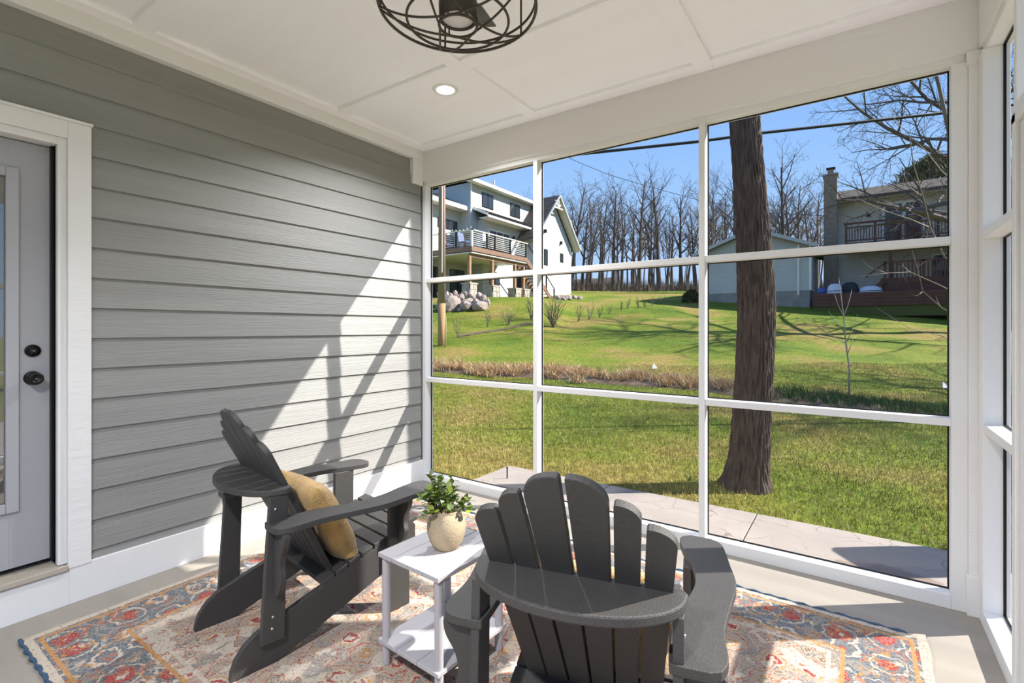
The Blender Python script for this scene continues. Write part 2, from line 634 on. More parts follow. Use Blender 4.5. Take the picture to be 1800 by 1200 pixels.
XC = XL + 0.016
dpart('casing', B(XL - 0.03, 0.735, 0.175, XC, 0.825, 2.345), M_whiteh, bevel=0.002)
dpart('casing', B(XL - 0.03, -0.34, 0.175, XC, -0.25, 2.345), M_whiteh, bevel=0.002)
dpart('head_casing', B(XL - 0.03, -0.25, 2.262, XC, 0.735, 2.345), M_whiteh, bevel=0.002)
dpart('drip_cap', B(XL - 0.03, -0.35, 2.345, XC + 0.012, 0.829, 2.357), M_white)
for y0_, y1_ in ((0.70, 0.735), (-0.25, -0.215)):
    dpart('jamb', B(XL - 0.12, y0_, 0.20, XL + 0.002, y1_, 2.262), M_white, bevel=0.003)
dpart('head_jamb', B(XL - 0.12, -0.215, 2.225, XL + 0.002, 0.70, 2.262), M_white, bevel=0.003)
for y0_, y1_ in ((0.687, 0.70), (-0.215, -0.202)):
    dpart('weather_strip', B(XL - 0.075, y0_, 0.22, XL - 0.048, y1_, 2.225), M_black)
XD = XL - 0.075
slab = MB()
for (a, b, c, d) in ((-0.21, -0.04, 0.225, 2.22), (0.545, 0.693, 0.225, 2.22), (-0.04, 0.545, 0.225, 0.52), (-0.04, 0.545, 2.055, 2.22)):
    slab.box(XD - 0.045, a, c, XD, b, d)
slab = dpart('door_slab', slab, M_door, bevel=0.001)
gf = MB()
for (a, b, c, d) in ((-0.075, -0.03, 0.485, 2.09), (0.535, 0.58, 0.485, 2.09), (-0.03, 0.535, 0.485, 0.53), (-0.03, 0.535, 2.045, 2.09)):
    gf.box(XD - 0.01, a, c, XD + 0.012, b, d)
gf = dpart('glass_frame', gf, M_door, bevel=0.004)
dpart('glass_pane', B(XD - 0.03, -0.035, 0.525, XD - 0.012, 0.54, 2.05), M_pane)
for nm, zz, r, kn in (('deadbolt', 1.235, 0.029, False), ('door_knob', 1.105, 0.033, True)):
    k = MB()
    prof = [(0, 0), (r, 0), (r, 0.008), (r * 0.9, 0.013), (0.017, 0.015)]
    if kn:
        prof += [(0.013, 0.03), (0.024, 0.038), (0.030, 0.052), (0.028, 0.066), (0.018, 0.071), (0.017, 0.069), (0, 0.069)]
    else:
        prof += [(0.017, 0.024), (0.012, 0.026), (0, 0.026)]
    k.lathe(prof, seg=28)
    o = dpart(nm, k, M_black, smooth=True)
    o.matrix_parent_inverse = Matrix()
    o.location = Vector((XD, 0.627, zz)) - door.location
    o.rotation_euler = (0, R_(90), 0)
    kh = B(-0.0015, -0.005, 0, 0.0015, 0.005, 0.001).build('keyway', M_screw, None)
    kh.parent = o
    kh.location = (0, 0, 0.0695 if kn else 0.0265)
th = MB()
th.box(XL - 0.14, -0.215, 0.17, XL + 0.025, 0.735, 0.196)
dpart('threshold', th, M_thr, bevel=0.003)
for i in range(5):
    dpart('threshold_ridge', B(XL - 0.055 + i * 0.017, -0.21, 0.196, XL - 0.047 + i * 0.017, 0.695, 0.201), M_thr)

# screened walls: 2x4 frames with rails and insect screens
RZ = ((0.873, 0.911), (1.745, 1.783))
SILL, HB = 0.068, 2.60


def frame_wall(name, P, s0, s1, posts, bays, doors=()):
    """P(s, d, z) -> world; s runs along the wall, d from the inner face outward. bays: (s0, s1) of each screened opening"""
    def bx(nm, a, b, d0, d1, z0, z1, m=M_white, bev=0.0025, parent=None):
        q = [P(a, d0, z0), P(b, d0, z0), P(b, d1, z0), P(a, d1, z0), P(a, d0, z1), P(b, d0, z1), P(b, d1, z1), P(a, d1, z1)]
        o = MB().quadbox(q).build(nm, m, parent, bevel=bev)
        return o
    w = st(bx(name, s0, s1, 0.0, 0.115, 2.638, 2.95, M_whiteh))
    bx('top_plate', s0, s1, 0.012, 0.10, HB, 2.64, parent=w)
    for (a, b) in posts:
        bx('post', a, b, 0.0, 0.091, 0.0, HB, parent=w)
    for (a, b) in bays:
        bx('sill', a, b, 0.0, 0.091, 0.0, SILL, parent=w)
        zs = [SILL]
        for z0, z1 in RZ:
            bx('rail', a, b, 0.002, 0.089, z0, z1, parent=w)
            zs += [z0, z1]
        zs.append(HB)
        for i in range(0, 6, 2):
            za, zb = zs[i], zs[i + 1]
            fr = MB()
            e = 0.006
            for (a0, b0, c0, d0) in ((a, a + e, za, zb), (b - e, b, za, zb), (a + e, b - e, za, za + e), (a + e, b - e, zb - e, zb)):
                fr.quadbox([P(a0, 0.066, c0), P(b0, 0.066, c0), P(b0, 0.076, c0), P(a0, 0.076, c0), P(a0, 0.066, d0), P(b0, 0.066, d0), P(b0, 0.076, d0), P(a0, 0.076, d0)])
            fo = fr.build('screen_frame', M_black, w)
            s = MB()
            s.v = [tuple(P(a + e, 0.071, za + e)), tuple(P(b - e, 0.071, za + e)), tuple(P(b - e, 0.071, zb - e)), tuple(P(a + e, 0.071, zb - e))]
            s.f = [(0, 1, 2, 3)]
            so = s.build('screen_mesh', M_screen, fo)
    return w, bx


PF = lambda s, d, z: Vector((s, YF + d, z))
wall_front, bxf = frame_wall('wall_front', PF, XL, XR + 0.115,
                             [(XL, -3.108), (-1.988, -1.952), (-0.789, -0.752), (0.375, 0.435)],
                             [(-3.108, -1.988), (-1.952, -0.789), (-0.752, 0.375)])
bxf('corner_column', 0.435, XR + 0.09, -0.012, 0.091, 0.0, HB, M_whiteh, parent=wall_front)
bxf('column_base', 0.428, XR + 0.02, -0.026, 0.0, 0.0, 0.185, M_white, parent=wall_front)
bxf('column_cap', 0.428, XR + 0.02, -0.026, 0.0, 2.575, 2.632, M_white, parent=wall_front)
PR = lambda s, d, z: Vector((XR + d, s, z))
wall_right, bxr = frame_wall('wall_right', PR, YB, YF,
                             [(2.472, 2.51), (1.40, 1.44), (0.10, 0.14), (YB, YB + 0.04)],
                             [(2.51, 3.035), (0.14, 1.40), (YB + 0.04, 0.10)])
bxr('corner_post', 3.035, YF - 0.012, 0.0, 0.091, 0.0, HB, M_white, parent=wall_right)
PB = lambda s, d, z: Vector((s, YB - d, z))
wall_back, bxb = frame_wall('wall_back', PB, XL, XR + 0.115,
                            [(XL, -3.108), (-1.93, -1.89), (-0.73, -0.69), (XR - 0.04, XR)],
                            [(-3.108, -1.93), (-1.89, -0.73), (-0.69, XR - 0.04)])

# screen door in the right wall
d2 = st(empty('door_2', (XR + 0.04, 1.93, 0.0)))
L2 = d2.location.copy()


def d2p(name, x0, y0, z0, x1, y1, z1, m=M_white, bev=0.003):
    o = B(x0 - L2.x, y0 - L2.y, z0 - L2.z, x1 - L2.x, y1 - L2.y, z1 - L2.z).build(name, m, d2, bevel=bev)
    return o


for a, b in ((2.425, 2.472), (1.44, 1.487)):
    d2p('door_jamb', XR - 0.012, a, 0.0, XR + 0.091, b, 2.10)
d2p('head_jamb', XR - 0.012, 1.44, 2.065, XR + 0.091, 2.472, 2.13)
for a, b in ((2.315, 2.42), (1.49, 1.595)):
    d2p('stile', XR + 0.0, a, 0.03, XR + 0.035, b, 2.06)
for a, b in ((0.03, 0.26), (0.94, 1.06), (1.94, 2.06)):
    d2p('door_rail', XR + 0.0, 1.595, a, XR + 0.035, 2.315, b)
for a, b in ((0.26, 0.94), (1.06, 1.94)):
    s = MB(); s.v = [(XR + 0.018 - L2.x, 1.595 - L2.y, a), (XR + 0.018 - L2.x, 2.315 - L2.y, a), (XR + 0.018 - L2.x, 2.315 - L2.y, b), (XR + 0.018 - L2.x, 1.595 - L2.y, b)]; s.f = [(0, 1, 2, 3)]
    s.build('screen_mesh', M_screen, d2)
s = MB(); s.v = [(XR + 0.05 - L2.x, 1.44 - L2.y, 2.13), (XR + 0.05 - L2.x, 2.472 - L2.y, 2.13), (XR + 0.05 - L2.x, 2.472 - L2.y, HB), (XR + 0.05 - L2.x, 1.44 - L2.y, HB)]; s.f = [(0, 1, 2, 3)]
s.build('transom_screen', M_screen, d2)

# ceiling: backing, panels, battens, edge trim
ceiling = st(B(XL - 0.2, YB - 0.13, 2.936, XR + 0.13, YF + 0.13, 2.96).build('ceiling', M_ceil))
gx = [(XL, -3.043), (-1.998, -1.898), (-0.792, -0.692), (0.365, XR)]
gy = [(YB, YB + 0.11), (-0.262, -0.165), (0.965, 1.062), (2.192, 2.292), (3.016, YF)]
for i in range(3):
    for j in range(4):
        B(gx[i][1] - 0.02, gy[j][1] - 0.02, 2.921, gx[i + 1][0] + 0.02, gy[j + 1][0] + 0.02, 2.938).build('ceiling_panel', M_ceil, ceiling)
for a, b in gx:
    B(a, YB, CEIL, b, YF, 2.93).build('batten', M_ceil, ceiling, bevel=0.002)
for j, (a, b) in enumerate(gy):
    for i in range(3):
        B(gx[i][1], a, CEIL + 0.0005, gx[i + 1][0], b, 2.93).build('batten', M_ceil, ceiling, bevel=0.002)
st(B(XL - 3.0, YB - 0.3, 2.965, XR + 0.3, YF + 0.3, 3.12).build('roof', M_shingle))

# recessed lights; the last two are unseen, added to brighten the porch
cans = [(-2.227, 2.43), (-1.95, -0.45), (-0.55, -0.70)]
CAN_LABEL = ['lit round recessed ceiling light nearest the siding wall and screen corner',
             'unseen fill light added behind the caged fan, made as a recessed can',
             'unseen fill light added at the open back of the porch, made as a recessed can']
for (x, y), lab in zip(cans, CAN_LABEL):
    t = tag(empty('recessed_light', (x, y, 2.921)), lab, 'light', 'recessed ceiling lights')
    MB().lathe([(0.055, -0.001), (0.058, -0.006), (0.080, -0.005), (0.085, 0.0), (0.055, 0.004)], seg=40).build('trim_ring', M_white, t, smooth=True)
    MB().lathe([(0, -0.003), (0.045, -0.003), (0.0555, -0.001)], seg=32).build('lens', M_lamp, t, smooth=True)
    ld = bpy.data.lights.new('can_lamp', 'AREA'); ld.shape = 'DISK'; ld.size = 0.12
    ld.energy = CAN_W if y < 1 else CAN_W * 0.38; ld.color = (0.96, 0.97, 1.0); ld.spread = R_(140)
    lo = bpy.data.objects.new('can_lamp', ld); COL.objects.link(lo); lo.parent = t; lo.location = (0, 0, -0.012)

# caged ceiling fan
fan = tag(empty('ceiling_fan', (-1.15, 1.32, 2.88)), 'dark bronze caged ceiling fan with a round frosted light', 'fan')
MB().lathe([(0, 0), (0.075, 0), (0.075, -0.03), (0.05, -0.045), (0.022, -0.05), (0.022, -0.14), (0, -0.14)], seg=32).build('canopy', M_bronze, fan, smooth=True)
MB().lathe([(0, -0.13), (0.05, -0.13), (0.085, -0.15), (0.09, -0.20), (0.09, -0.27), (0.075, -0.30), (0, -0.30)], seg=32).build('motor_housing', M_bronze, fan, smooth=False)
lk = MB().lathe([(0, -0.36), (0.064, -0.36), (0.068, -0.40), (0.066, -0.453), (0.057, -0.456), (0.055, -0.45)], seg=36).build('light_kit', M_bronze, fan, smooth=True)
MB().lathe([(0, -0.30), (0.072, -0.30), (0.072, -0.36), (0, -0.36)], seg=32).build('switch_cup', M_bronze, fan, smooth=False)
MB().lathe([(0, -0.456), (0.035, -0.454), (0.0555, -0.448)], seg=32).build('lens', M_fanlens, lk, smooth=True)
for k in range(3):
    an = R_(-12 + 120 * k)
    ol = [(0.07, -0.022), (0.10, -0.05), (0.225, -0.065), (0.235, 0.0), (0.225, 0.065), (0.10, 0.05), (0.07, 0.022)]
    ca, sa = math.cos(an), math.sin(an)

    def bf(a, b, t, ca=ca, sa=sa):
        return (a * ca - b * sa, a * sa + b * ca, -0.34 + b * 0.25 + t)
    MB().prism(ol, bf, 0, 0.006).build('blade', M_blade, fan)
cg = MB()
cage = empty('cage'); cage.parent = fan
for r, z, tr in ((0.275, -0.412, 0.0055), (0.275, -0.375, 0.0045), (0.178, -0.458, 0.0046), (0.066, -0.474, 0.005), (0.275, -0.15, 0.0042), (0.17, -0.115, 0.004)):
    MB().ring((0, 0, z), r, tr, 64, 8).build('cage_ring', M_bronze, cage, smooth=True)
for k in range(5):
    for sgn in (1, -1):
        a0 = R_(72 * k + 8 * sgn)
        a1 = a0 + sgn * R_(62)
        A = Vector((0.066 * math.cos(a0), 0.066 * math.sin(a0), -0.474)); Bv = Vector((0.275 * math.cos(a1), 0.275 * math.sin(a1), -0.412))
        pts = []
        for i in range(11):
            q = A.lerp(Bv, i / 10)
            r = math.hypot(q.x, q.y)
            t = min(1, max(0, (r - 0.066) / 0.209))
            pts.append((q.x, q.y, -0.474 + 0.062 * t ** 2.2))
        MB().tube(pts, 0.004, 6).build('cage_wire', M_bronze, cage, smooth=True)
        an = a1
        if sgn == 1:
            pts = [(0.275 * math.cos(an), 0.275 * math.sin(an), z) for z in (-0.412, -0.30, -0.15)] + [(0.17 * math.cos(an), 0.17 * math.sin(an), -0.115), (0.05 * math.cos(an), 0.05 * math.sin(an), -0.105)]
            MB().tube(pts, 0.004, 6).build('cage_upright', M_bronze, cage, smooth=True)
for k in range(3):
    an = R_(120 * k + 40)
    MB().tube([(0.066 * math.cos(an), 0.066 * math.sin(an), -0.474), (0.067 * math.cos(an), 0.067 * math.sin(an), -0.44)], 0.003, 6).build('cage_screw', M_bronze, cage)
# ------------------------------------------------------------------ rug
RX0, RX1, RY0, RY1 = -2.93, 0.25, 0.53, 2.76
rug = tag(empty('area_rug', ((RX0 + RX1) / 2, (RY0 + RY1) / 2, 0.0)), 'large worn red, blue and beige patterned rug on the concrete floor', 'rug')
hw, hd = (RX1 - RX0) / 2, (RY1 - RY0) / 2
rv = MB()
NXR, NYR = 48, 34
rnd = random.Random(5)
for top in (1,):
    for j in range(NYR + 1):
        for i in range(NXR + 1):
            x = -hw + 2 * hw * i / NXR; y = -hd + 2 * hd * j / NYR
            z = 0.009
            if i == NXR and j > NYR - 4:
                z += 0.004 * (j - NYR + 4)
            ed = 0.004 * math.sin(y * 21) if i in (0, NXR) else 0
            rv.v.append((x + ed, y, z))
for j in range(NYR):
    for i in range(NXR):
        a = j * (NXR + 1) + i
        rv.f.append((a, a + 1, a + NXR + 2, a + NXR + 1))
pile = rv.build('rug_pile', M_rug, rug)
so = pile.modifiers.new('thick', 'SOLIDIFY'); so.thickness = 0.008; so.offset = -1
for yy in (-hd, hd):
    pts = []
    for k in range(161):
        x = -hw + 2 * hw * k / 160
        pts.append((x, yy + 0.003 * math.sin(k * 1.7), 0.008 + 0.003 * math.cos(k * 1.7)))
    MB().tube(pts, [0.0075 + 0.002 * math.sin(k * 1.35) for k in range(161)], 6).build('edge_binding', M_rugedge, rug, smooth=True)

# ------------------------------------------------------------------ adirondack chairs


def arc(cx, cy, rx, ry, a0, a1, n):
    return [(cx + rx * math.cos(R_(a0 + (a1 - a0) * i / n)), cy + ry * math.sin(R_(a0 + (a1 - a0) * i / n))) for i in range(n + 1)]


def smooth_curve(pts, n=8):
    """Catmull-Rom through the points"""
    out = []
    P = [pts[0]] + list(pts) + [pts[-1]]
    for i in range(1, len(P) - 2):
        p0, p1, p2, p3 = P[i - 1], P[i], P[i + 1], P[i + 2]
        for k in range(n):
            t = k / n
            out.append(tuple(0.5 * (2 * p1[j] + (p2[j] - p0[j]) * t + (2 * p0[j] - 5 * p1[j] + 4 * p2[j] - p3[j]) * t * t + (3 * p1[j] - p0[j] - 3 * p2[j] + p3[j]) * t ** 3) for j in range(2)))
    out.append(tuple(pts[-1]))
    return out


def make_chair(loc, rz, label):
    ch = tag(empty('adirondack_chair', loc, rz), label, 'chair', 'dark adirondack chairs on the rug')
    yz = lambda x0: (lambda a, b, t: (x0 + t, a, b))
    # stringers with rounded tails
    so = [(0.40, 0.375), (0.415, 0.355), (0.415, 0.25), (0.40, 0.235), (-0.26, 0.0), (-0.425, 0.0)]
    so += [(-0.422, 0.03), (-0.408, 0.072), (-0.378, 0.112), (-0.335, 0.143), (-0.28, 0.162), (-0.22, 0.183)]
    for s in (-1, 1):
        MB().prism(so, yz(0.228 * s - 0.0125), 0, 0.025).build('stringer', M_poly, ch, bevel=0.003)
    # front legs and their arm brackets
    for s in (-1, 1):
        x0 = 0.252 if s > 0 else -0.277
        B(x0, 0.245, 0.0, x0 + 0.025, 0.355, 0.545).build('front_leg', M_poly, ch, bevel=0.003)
        br = smooth_curve([(0.0, 0.545), (0.075, 0.545), (0.078, 0.50), (0.05, 0.46), (0.042, 0.42), (0.052, 0.38), (0.03, 0.335), (0.0, 0.32)], 5)
        xo = 0.277 * s
        MB().prism(br, (lambda a, b, t, xo=xo, s=s: (xo + s * a, 0.29 + t, b)), 0, 0.024).build('arm_bracket', M_poly, ch, bevel=0.002)
        # rear uprights, leaning in slightly towards the top
        up = MB()
        xa, xb = 0.241 * s, 0.241 * s
        t = 0.025 * s
        up.quadbox([(xa, -0.325, 0.10), (xa + t, -0.325, 0.10), (xa + t, -0.235, 0.10), (xa, -0.235, 0.10),
                    (xb, -0.29, 0.670), (xb + t, -0.29, 0.670), (xb + t, -0.22, 0.670), (xb, -0.22, 0.670)])
        upo = up.build('rear_upright', M_poly, ch, bevel=0.003)
        for (by, bz) in ((-0.27, 0.62), (-0.272, 0.53), (-0.28, 0.20), (-0.283, 0.155)):
            MB().lathe([(0, 0.004), (0.005, 0.003), (0.006, 0)], seg=10).build('bolt', M_screw, upo, smooth=True).matrix_local = Matrix.Translation((xa + t + (0.0002 * s), by, bz)) @ Matrix.Rotation(R_(90 * s), 4, 'Y')
        rb = smooth_curve([(0.0, 0.545), (0.085, 0.545), (0.088, 0.50), (0.06, 0.455), (0.048, 0.41), (0.056, 0.36), (0.045, 0.315), (0.02, 0.285), (0.0, 0.28)], 5)
        MB().prism(rb, (lambda a, b, t, xo=0.266 * s, s=s: (xo + s * a, -0.275 + t, b)), 0, 0.024).build('arm_bracket', M_poly, ch, bevel=0.002)
        # arms: curved boards
        outer = smooth_curve([(0.345, -0.29), (0.362, -0.24), (0.36, -0.12), (0.385, 0.02), (0.405, 0.14), (0.395, 0.26), (0.385, 0.37), (0.375, 0.42), (0.345, 0.452)], 6)
        inner = smooth_curve([(0.275, 0.462), (0.245, 0.44), (0.238, 0.40), (0.255, 0.31), (0.285, 0.20), (0.288, 0.09), (0.262, -0.02), (0.238, -0.10), (0.232, -0.2), (0.232, -0.285), (0.245, -0.302), (0.32, -0.302)], 6)
        MB().prism([(s * a, b) for a, b in outer + inner], (lambda a, b, t: (a, b, 0.545 + t)), 0, 0.024).build('arm', M_poly, ch, bevel=0.005)
    # half-moon brace behind the back
    hm = [(-0.262, -0.205)] + [(-0.275, -0.225)] + [(0.272 * math.cos(R_(a)), -0.235 + 0.165 * math.sin(R_(a))) for a in range(188, 353, 6)] + [(0.275, -0.225), (0.262, -0.205)]
    MB().prism(hm, (lambda a, b, t: (a, b, 0.670 + t)), 0, 0.026).build('back_brace', M_poly, ch, bevel=0.005)
    B(-0.228, -0.03, 0.205, 0.228, 0.015, 0.232).build('lower_back_brace', M_poly, ch, bevel=0.003)
    # seat slats down the stringers
    n = 8
    for i in range(n):
        f0 = i / n
        y1 = 0.425 - f0 * 0.50
        y0 = y1 - 0.50 / n + 0.009
        top = lambda y: 0.183 + (y + 0.22) * (0.375 - 0.183) / 0.62
        z1, z0 = top(y1), top(y0)
        if i == 0:
            z1 -= 0.006
        w = 0.243
        q = [(-w, y0, z0), (w, y0, z0), (w, y1, z1), (-w, y1, z1), (-w, y0, z0 + 0.021), (w, y0, z0 + 0.021), (w, y1, z1 + 0.021), (-w, y1, z1 + 0.021)]
        MB().quadbox(q).build('seat_slat', M_poly, ch, bevel=0.003)
    # six fanned back slats with rounded shoulders
    lean = math.atan2(0.37, 0.75)
    cl, sl = math.cos(lean), math.sin(lean)

    def bp(a, b, t):
        return (a, 0.0 - b * sl - t * cl, 0.25 + b * cl - t * sl)
    H = [0.70, 0.763, 0.828]
    edges_b = [-0.200, -0.135, -0.068, 0.0]
    edges_t = [-0.262, -0.183, -0.108, 0.0]
    g = 0.006
    for side in (-1, 1):
        for k in range(3):
            L, Rr = edges_b[k] + g * 0.5, edges_b[k + 1] - g * 0.5
            h = H[k]
            ft = h / 0.828
            Lt = edges_b[k] + (edges_t[k] - edges_b[k]) * ft + g * (0.8 if k else 0)
            Rt = edges_b[k + 1] + (edges_t[k + 1] - edges_b[k + 1]) * ft - g * (1.6 if k < 2 else 1.0)
            w = Rt - Lt
            rr = min(w * 0.92, 0.085)
            ol = [(L, 0.0), (Rr, 0.0), (Rt, h - 0.006), (Rt - 0.005, h)]
            for q in range(0, 9):
                an = R_(90 + 90 * q / 8)
                ol.append((Lt + rr + rr * math.cos(an), h - rr * 0.8 + rr * 0.8 * math.sin(an)))
            ol = [(side * -a if side > 0 else a, b) for a, b in ol]
            MB().prism(ol, bp, -0.0105, 0.0105).build('back_slat', M_poly, ch, bevel=0.004)
    return ch


chair_a = make_chair((-2.10, 1.37, 0.009), R_(-8.2), 'dark adirondack chair beside the siding wall, its side turned to the camera')
chair_b = make_chair((-0.65, 1.36, 0.009), R_(14.5), 'dark adirondack chair seen from behind in front of the screen wall')


def make_pillow(loc, rot, label):
    p = tag(empty('throw_pillow', loc), label, 'pillow', 'mustard pillows on the chairs')
    p.rotation_euler = rot
    n = 22
    m = MB()
    S, T = 0.212, 0.066
    for side in (1, -1):
        for j in range(n + 1):
            for i in range(n + 1):
                a = -1 + 2 * i / n; b = -1 + 2 * j / n
                k = (max(0.0, (1 - a ** 4) * (1 - b ** 4))) ** 0.5
                pin = 1 - 0.07 * (1 - abs(a) ** 2) * abs(b) ** 3 - 0.07 * (1 - abs(b) ** 2) * abs(a) ** 3
                wr = 0.004 * math.sin(9 * a + 5 * b * b) * k
                m.v.append((a * S * pin, b * S * pin, side * (T * k + 0.003) + wr * side))
    o2 = (n + 1) ** 2
    for j in range(n):
        for i in range(n):
            a = j * (n + 1) + i
            m.f.append((a, a + 1, a + n + 2, a + n + 1))
            m.f.append((o2 + a, o2 + a + n + 1, o2 + a + n + 2, o2 + a + 1))
    rim = [j * (n + 1) for j in range(n)] + [n * (n + 1) + i for i in range(n)] + [j * (n + 1) + n for j in range(n, 0, -1)] + [i for i in range(n, 0, -1)]
    for q in range(len(rim)):
        a, b = rim[q], rim[(q + 1) % len(rim)]
        m.f.append((a, b, o2 + b, o2 + a))
    m.build('cushion', M_pillow, p, smooth=True)
    pts = []
    for i in range(41):
        a = -1 + 2 * i / 40
        k = (max(0.0, (1 - a ** 4))) ** 0.5
        pts.append((a * S * 0.98, 0.012 * math.sin(7 * a), T * k + 0.0035))
    MB().tube(pts, 0.0035, 6).build('seam', M_pillow, p, smooth=True)
    return p


def on_chair(ch, x, y, z):
    return ch.matrix_basis @ Vector((x, y, z))


bpy.context.view_layer.update()
tilt = R_(90 - 26)
for ch, lab in ((chair_a, 'mustard woven pillow on the seat of the chair beside the siding wall'), (chair_b, 'mustard woven pillow mostly hidden behind the back of the nearest chair')):
    rz = ch.rotation_euler.z
    c = on_chair(ch, 0.02, 0.018, 0.455)
    make_pillow(c, (R_(-64), 0, rz), lab)

# ------------------------------------------------------------------ side table
tb = tag(empty('side_table', (-1.375, 1.49, 0.009), R_(-3.0)), 'small white slatted two-tier side table between the chairs', 'table')
TW, TD, TH = 0.172, 0.195, 0.445
for i in range(4):
    w = 2 * TW / 4
    B(-TW + i * w + 0.0012, -TD, TH - 0.018, -TW + (i + 1) * w - 0.0012, TD, TH).build('top_slat', M_tablew, tb, bevel=0.002)
for y in (-0.14, 0.14):
    B(-TW + 0.015, y - 0.02, TH - 0.034, TW - 0.015, y + 0.02, TH - 0.018).build('cleat', M_tablew, tb, bevel=0.002)
for i in range(3):
    w = 2 * TW / 3
    B(-TW + i * w + 0.0012, -TD, 0.088, -TW + (i + 1) * w - 0.0012, TD, 0.104).build('shelf_slat', M_tablew, tb, bevel=0.002)
for sx in (-1, 1):
    for sy in (-1, 1):
        MB().lathe([(0, 0), (0.015, 0), (0.0165, 0.003), (0.0165, TH - 0.02), (0, TH - 0.02)], (sx * (TW - 0.022), sy * (TD - 0.025), 0), 20).build('leg', M_tablew, tb, smooth=False)

# ------------------------------------------------------------------ potted plant
pp = tag(empty('potted_plant', (-1.365, 1.495, 0.009 + TH)), 'leafy green plant in a round sand-coloured pot on the side table', 'plant')
MB().lathe([(0, 0), (0.046, 0), (0.052, 0.004), (0.066, 0.028), (0.077, 0.062), (0.079, 0.09), (0.072, 0.122), (0.058, 0.143), (0.054, 0.149), (0.056, 0.154), (0.050, 0.154), (0.047, 0.146), (0, 0.14)], seg=40).build('pot', M_pot, pp, smooth=True)
rnd = random.Random(11)
lm = MB()
prof = [(0, 0.0), (0.25, 0.30), (0.5, 0.36), (0.75, 0.26), (1.0, 0.0)]
for t, w in prof:
    zb = -0.10 * (2 * t - 1) ** 2
    lm.v += [(t, -w, 0.06 + zb), (t, 0, zb), (t, w, 0.06 + zb)]
for i in range(4):
    a = i * 3
    lm.f += [(a, a + 3, a + 4, a + 1), (a + 1, a + 4, a + 5, a + 2)]
leaf_me = lm.mesh('leaf', M_leaf, True)
nleaf = 0
for k in range(26):
    az = rnd.uniform(0, 2 * math.pi)
    out = rnd.uniform(0.01, 0.115) if k > 5 else rnd.uniform(0, 0.05)
    top = rnd.uniform(0.23, 0.325) - out * 0.55
    if k % 4 == 0:
        out = rnd.uniform(0.08, 0.12); top = rnd.uniform(0.155, 0.20)
    b0 = Vector((0.02 * math.cos(az), 0.02 * math.sin(az), 0.14))
    tip = Vector((out * math.cos(az), out * math.sin(az), top))
    mid = (b0 + tip) / 2 + Vector((0.015 * math.cos(az), 0.015 * math.sin(az), 0.02))
    pts = [(1 - t) ** 2 * b0 + 2 * t * (1 - t) * mid + t * t * tip for t in [i / 6 for i in range(7)]]
    MB().tube(pts, [0.0022 - 0.001 * i / 6 for i in range(7)], 5).build('stem', mat('plant_stem', (0.07, 0.08, 0.025), 0.7), pp, smooth=True)
    nl = 11
    for i in range(nl):
        if nleaf >= 290:
            break
        t = 0.38 + 0.62 * i / (nl - 1)
        p = (1 - t) ** 2 * b0 + 2 * t * (1 - t) * mid + t * t * tip
        o = bpy.data.objects.new('leaf', leaf_me); COL.objects.link(o); o.parent = pp
        o.location = p
        s = rnd.uniform(0.024, 0.036) * (0.8 if i == nl - 1 else 1)
        o.scale = (s, s, s)
        o.rotation_euler = (rnd.uniform(-0.5, 0.5), rnd.uniform(-0.95, 0.25), az + i * 2.4 + rnd.uniform(-.4, .4))
        nleaf += 1
# ------------------------------------------------------------------ the ground outside
UM = [-60, 0, 5, 7, 9.5, 11.5, 13.5, 17, 21, 26, 30, 36, 45, 60, 75, 90, 220]
ZM = [-.12, -.12, -.12, -.10, -.04, .13, .37, .70, 1.22, 2.07, 2.84, 3.72, 4.74, 6.0, 6.5, 5.8, 0.0]
UL = [-60, 0, 5, 7, 9.5, 11.5, 13.5, 17, 21, 24, 27, 30, 36, 45, 60, 75, 90, 220]
ZL = [-.12, -.12, -.12, -.10, -.04, .13, .37, .72, 1.38, 2.15, 3.0, 3.25, 3.70, 4.74, 6.0, 6.5, 5.8, 0.0]
fx, fy = F3.x, F3.y
rx, ry = R3.x, R3.y


def gz(x, y):
    u = x * fx + y * fy
    v = x * rx + y * ry
    s = v / np.maximum(u, 1.0)
    t = np.clip((s - 0.03) / 0.11, 0, 1)
    t = t * t * (3 - 2 * t)
    zm = np.interp(u, UM, ZM); zl = np.interp(u, UL, ZL)
    z = zl * (1 - t) + zm * t
    k = np.clip((u - 7) / 6, 0, 1)
    z = z + k * (0.05 * np.sin(x * 0.55 + 1.3) * np.cos(y * 0.43) + 0.02 * np.sin(x * 1.9 + y * 1.3))
    return z


def gzf(x, y):
    return float(gz(np.array([x]), np.array([y]))[0])


def gp(px, u, dz=0.0):
    """ground point seen in direction px (in 1800 wide frame) at u metres ahead"""
    p = uv(u, (px - 900) / 868.0 * u)
    p.z = gzf(p.x, p.y) + dz
    return p


def sp(px, row, u):
    """a point u metres ahead in that direction and height"""
    p = uv(u, (px - 900) / 868.0 * u)
    p.z = CAM_H + (577.5 - row) / 868.0 * u
    return p


def axis(lo, hi, fine_lo, fine_hi, fs, cs):
    a = list(np.arange(fine_lo, fine_hi, fs))
    x = fine_lo
    st_ = fs
    left = []
    while x > lo:
        st_ = min(st_ * 1.12, cs); x -= st_; left.append(x)
    x = fine_hi; st_ = fs; right = []
    while x < hi:
        right.append(x); st_ = min(st_ * 1.12, cs); x += st_
    return np.array(left[::-1] + a + right)


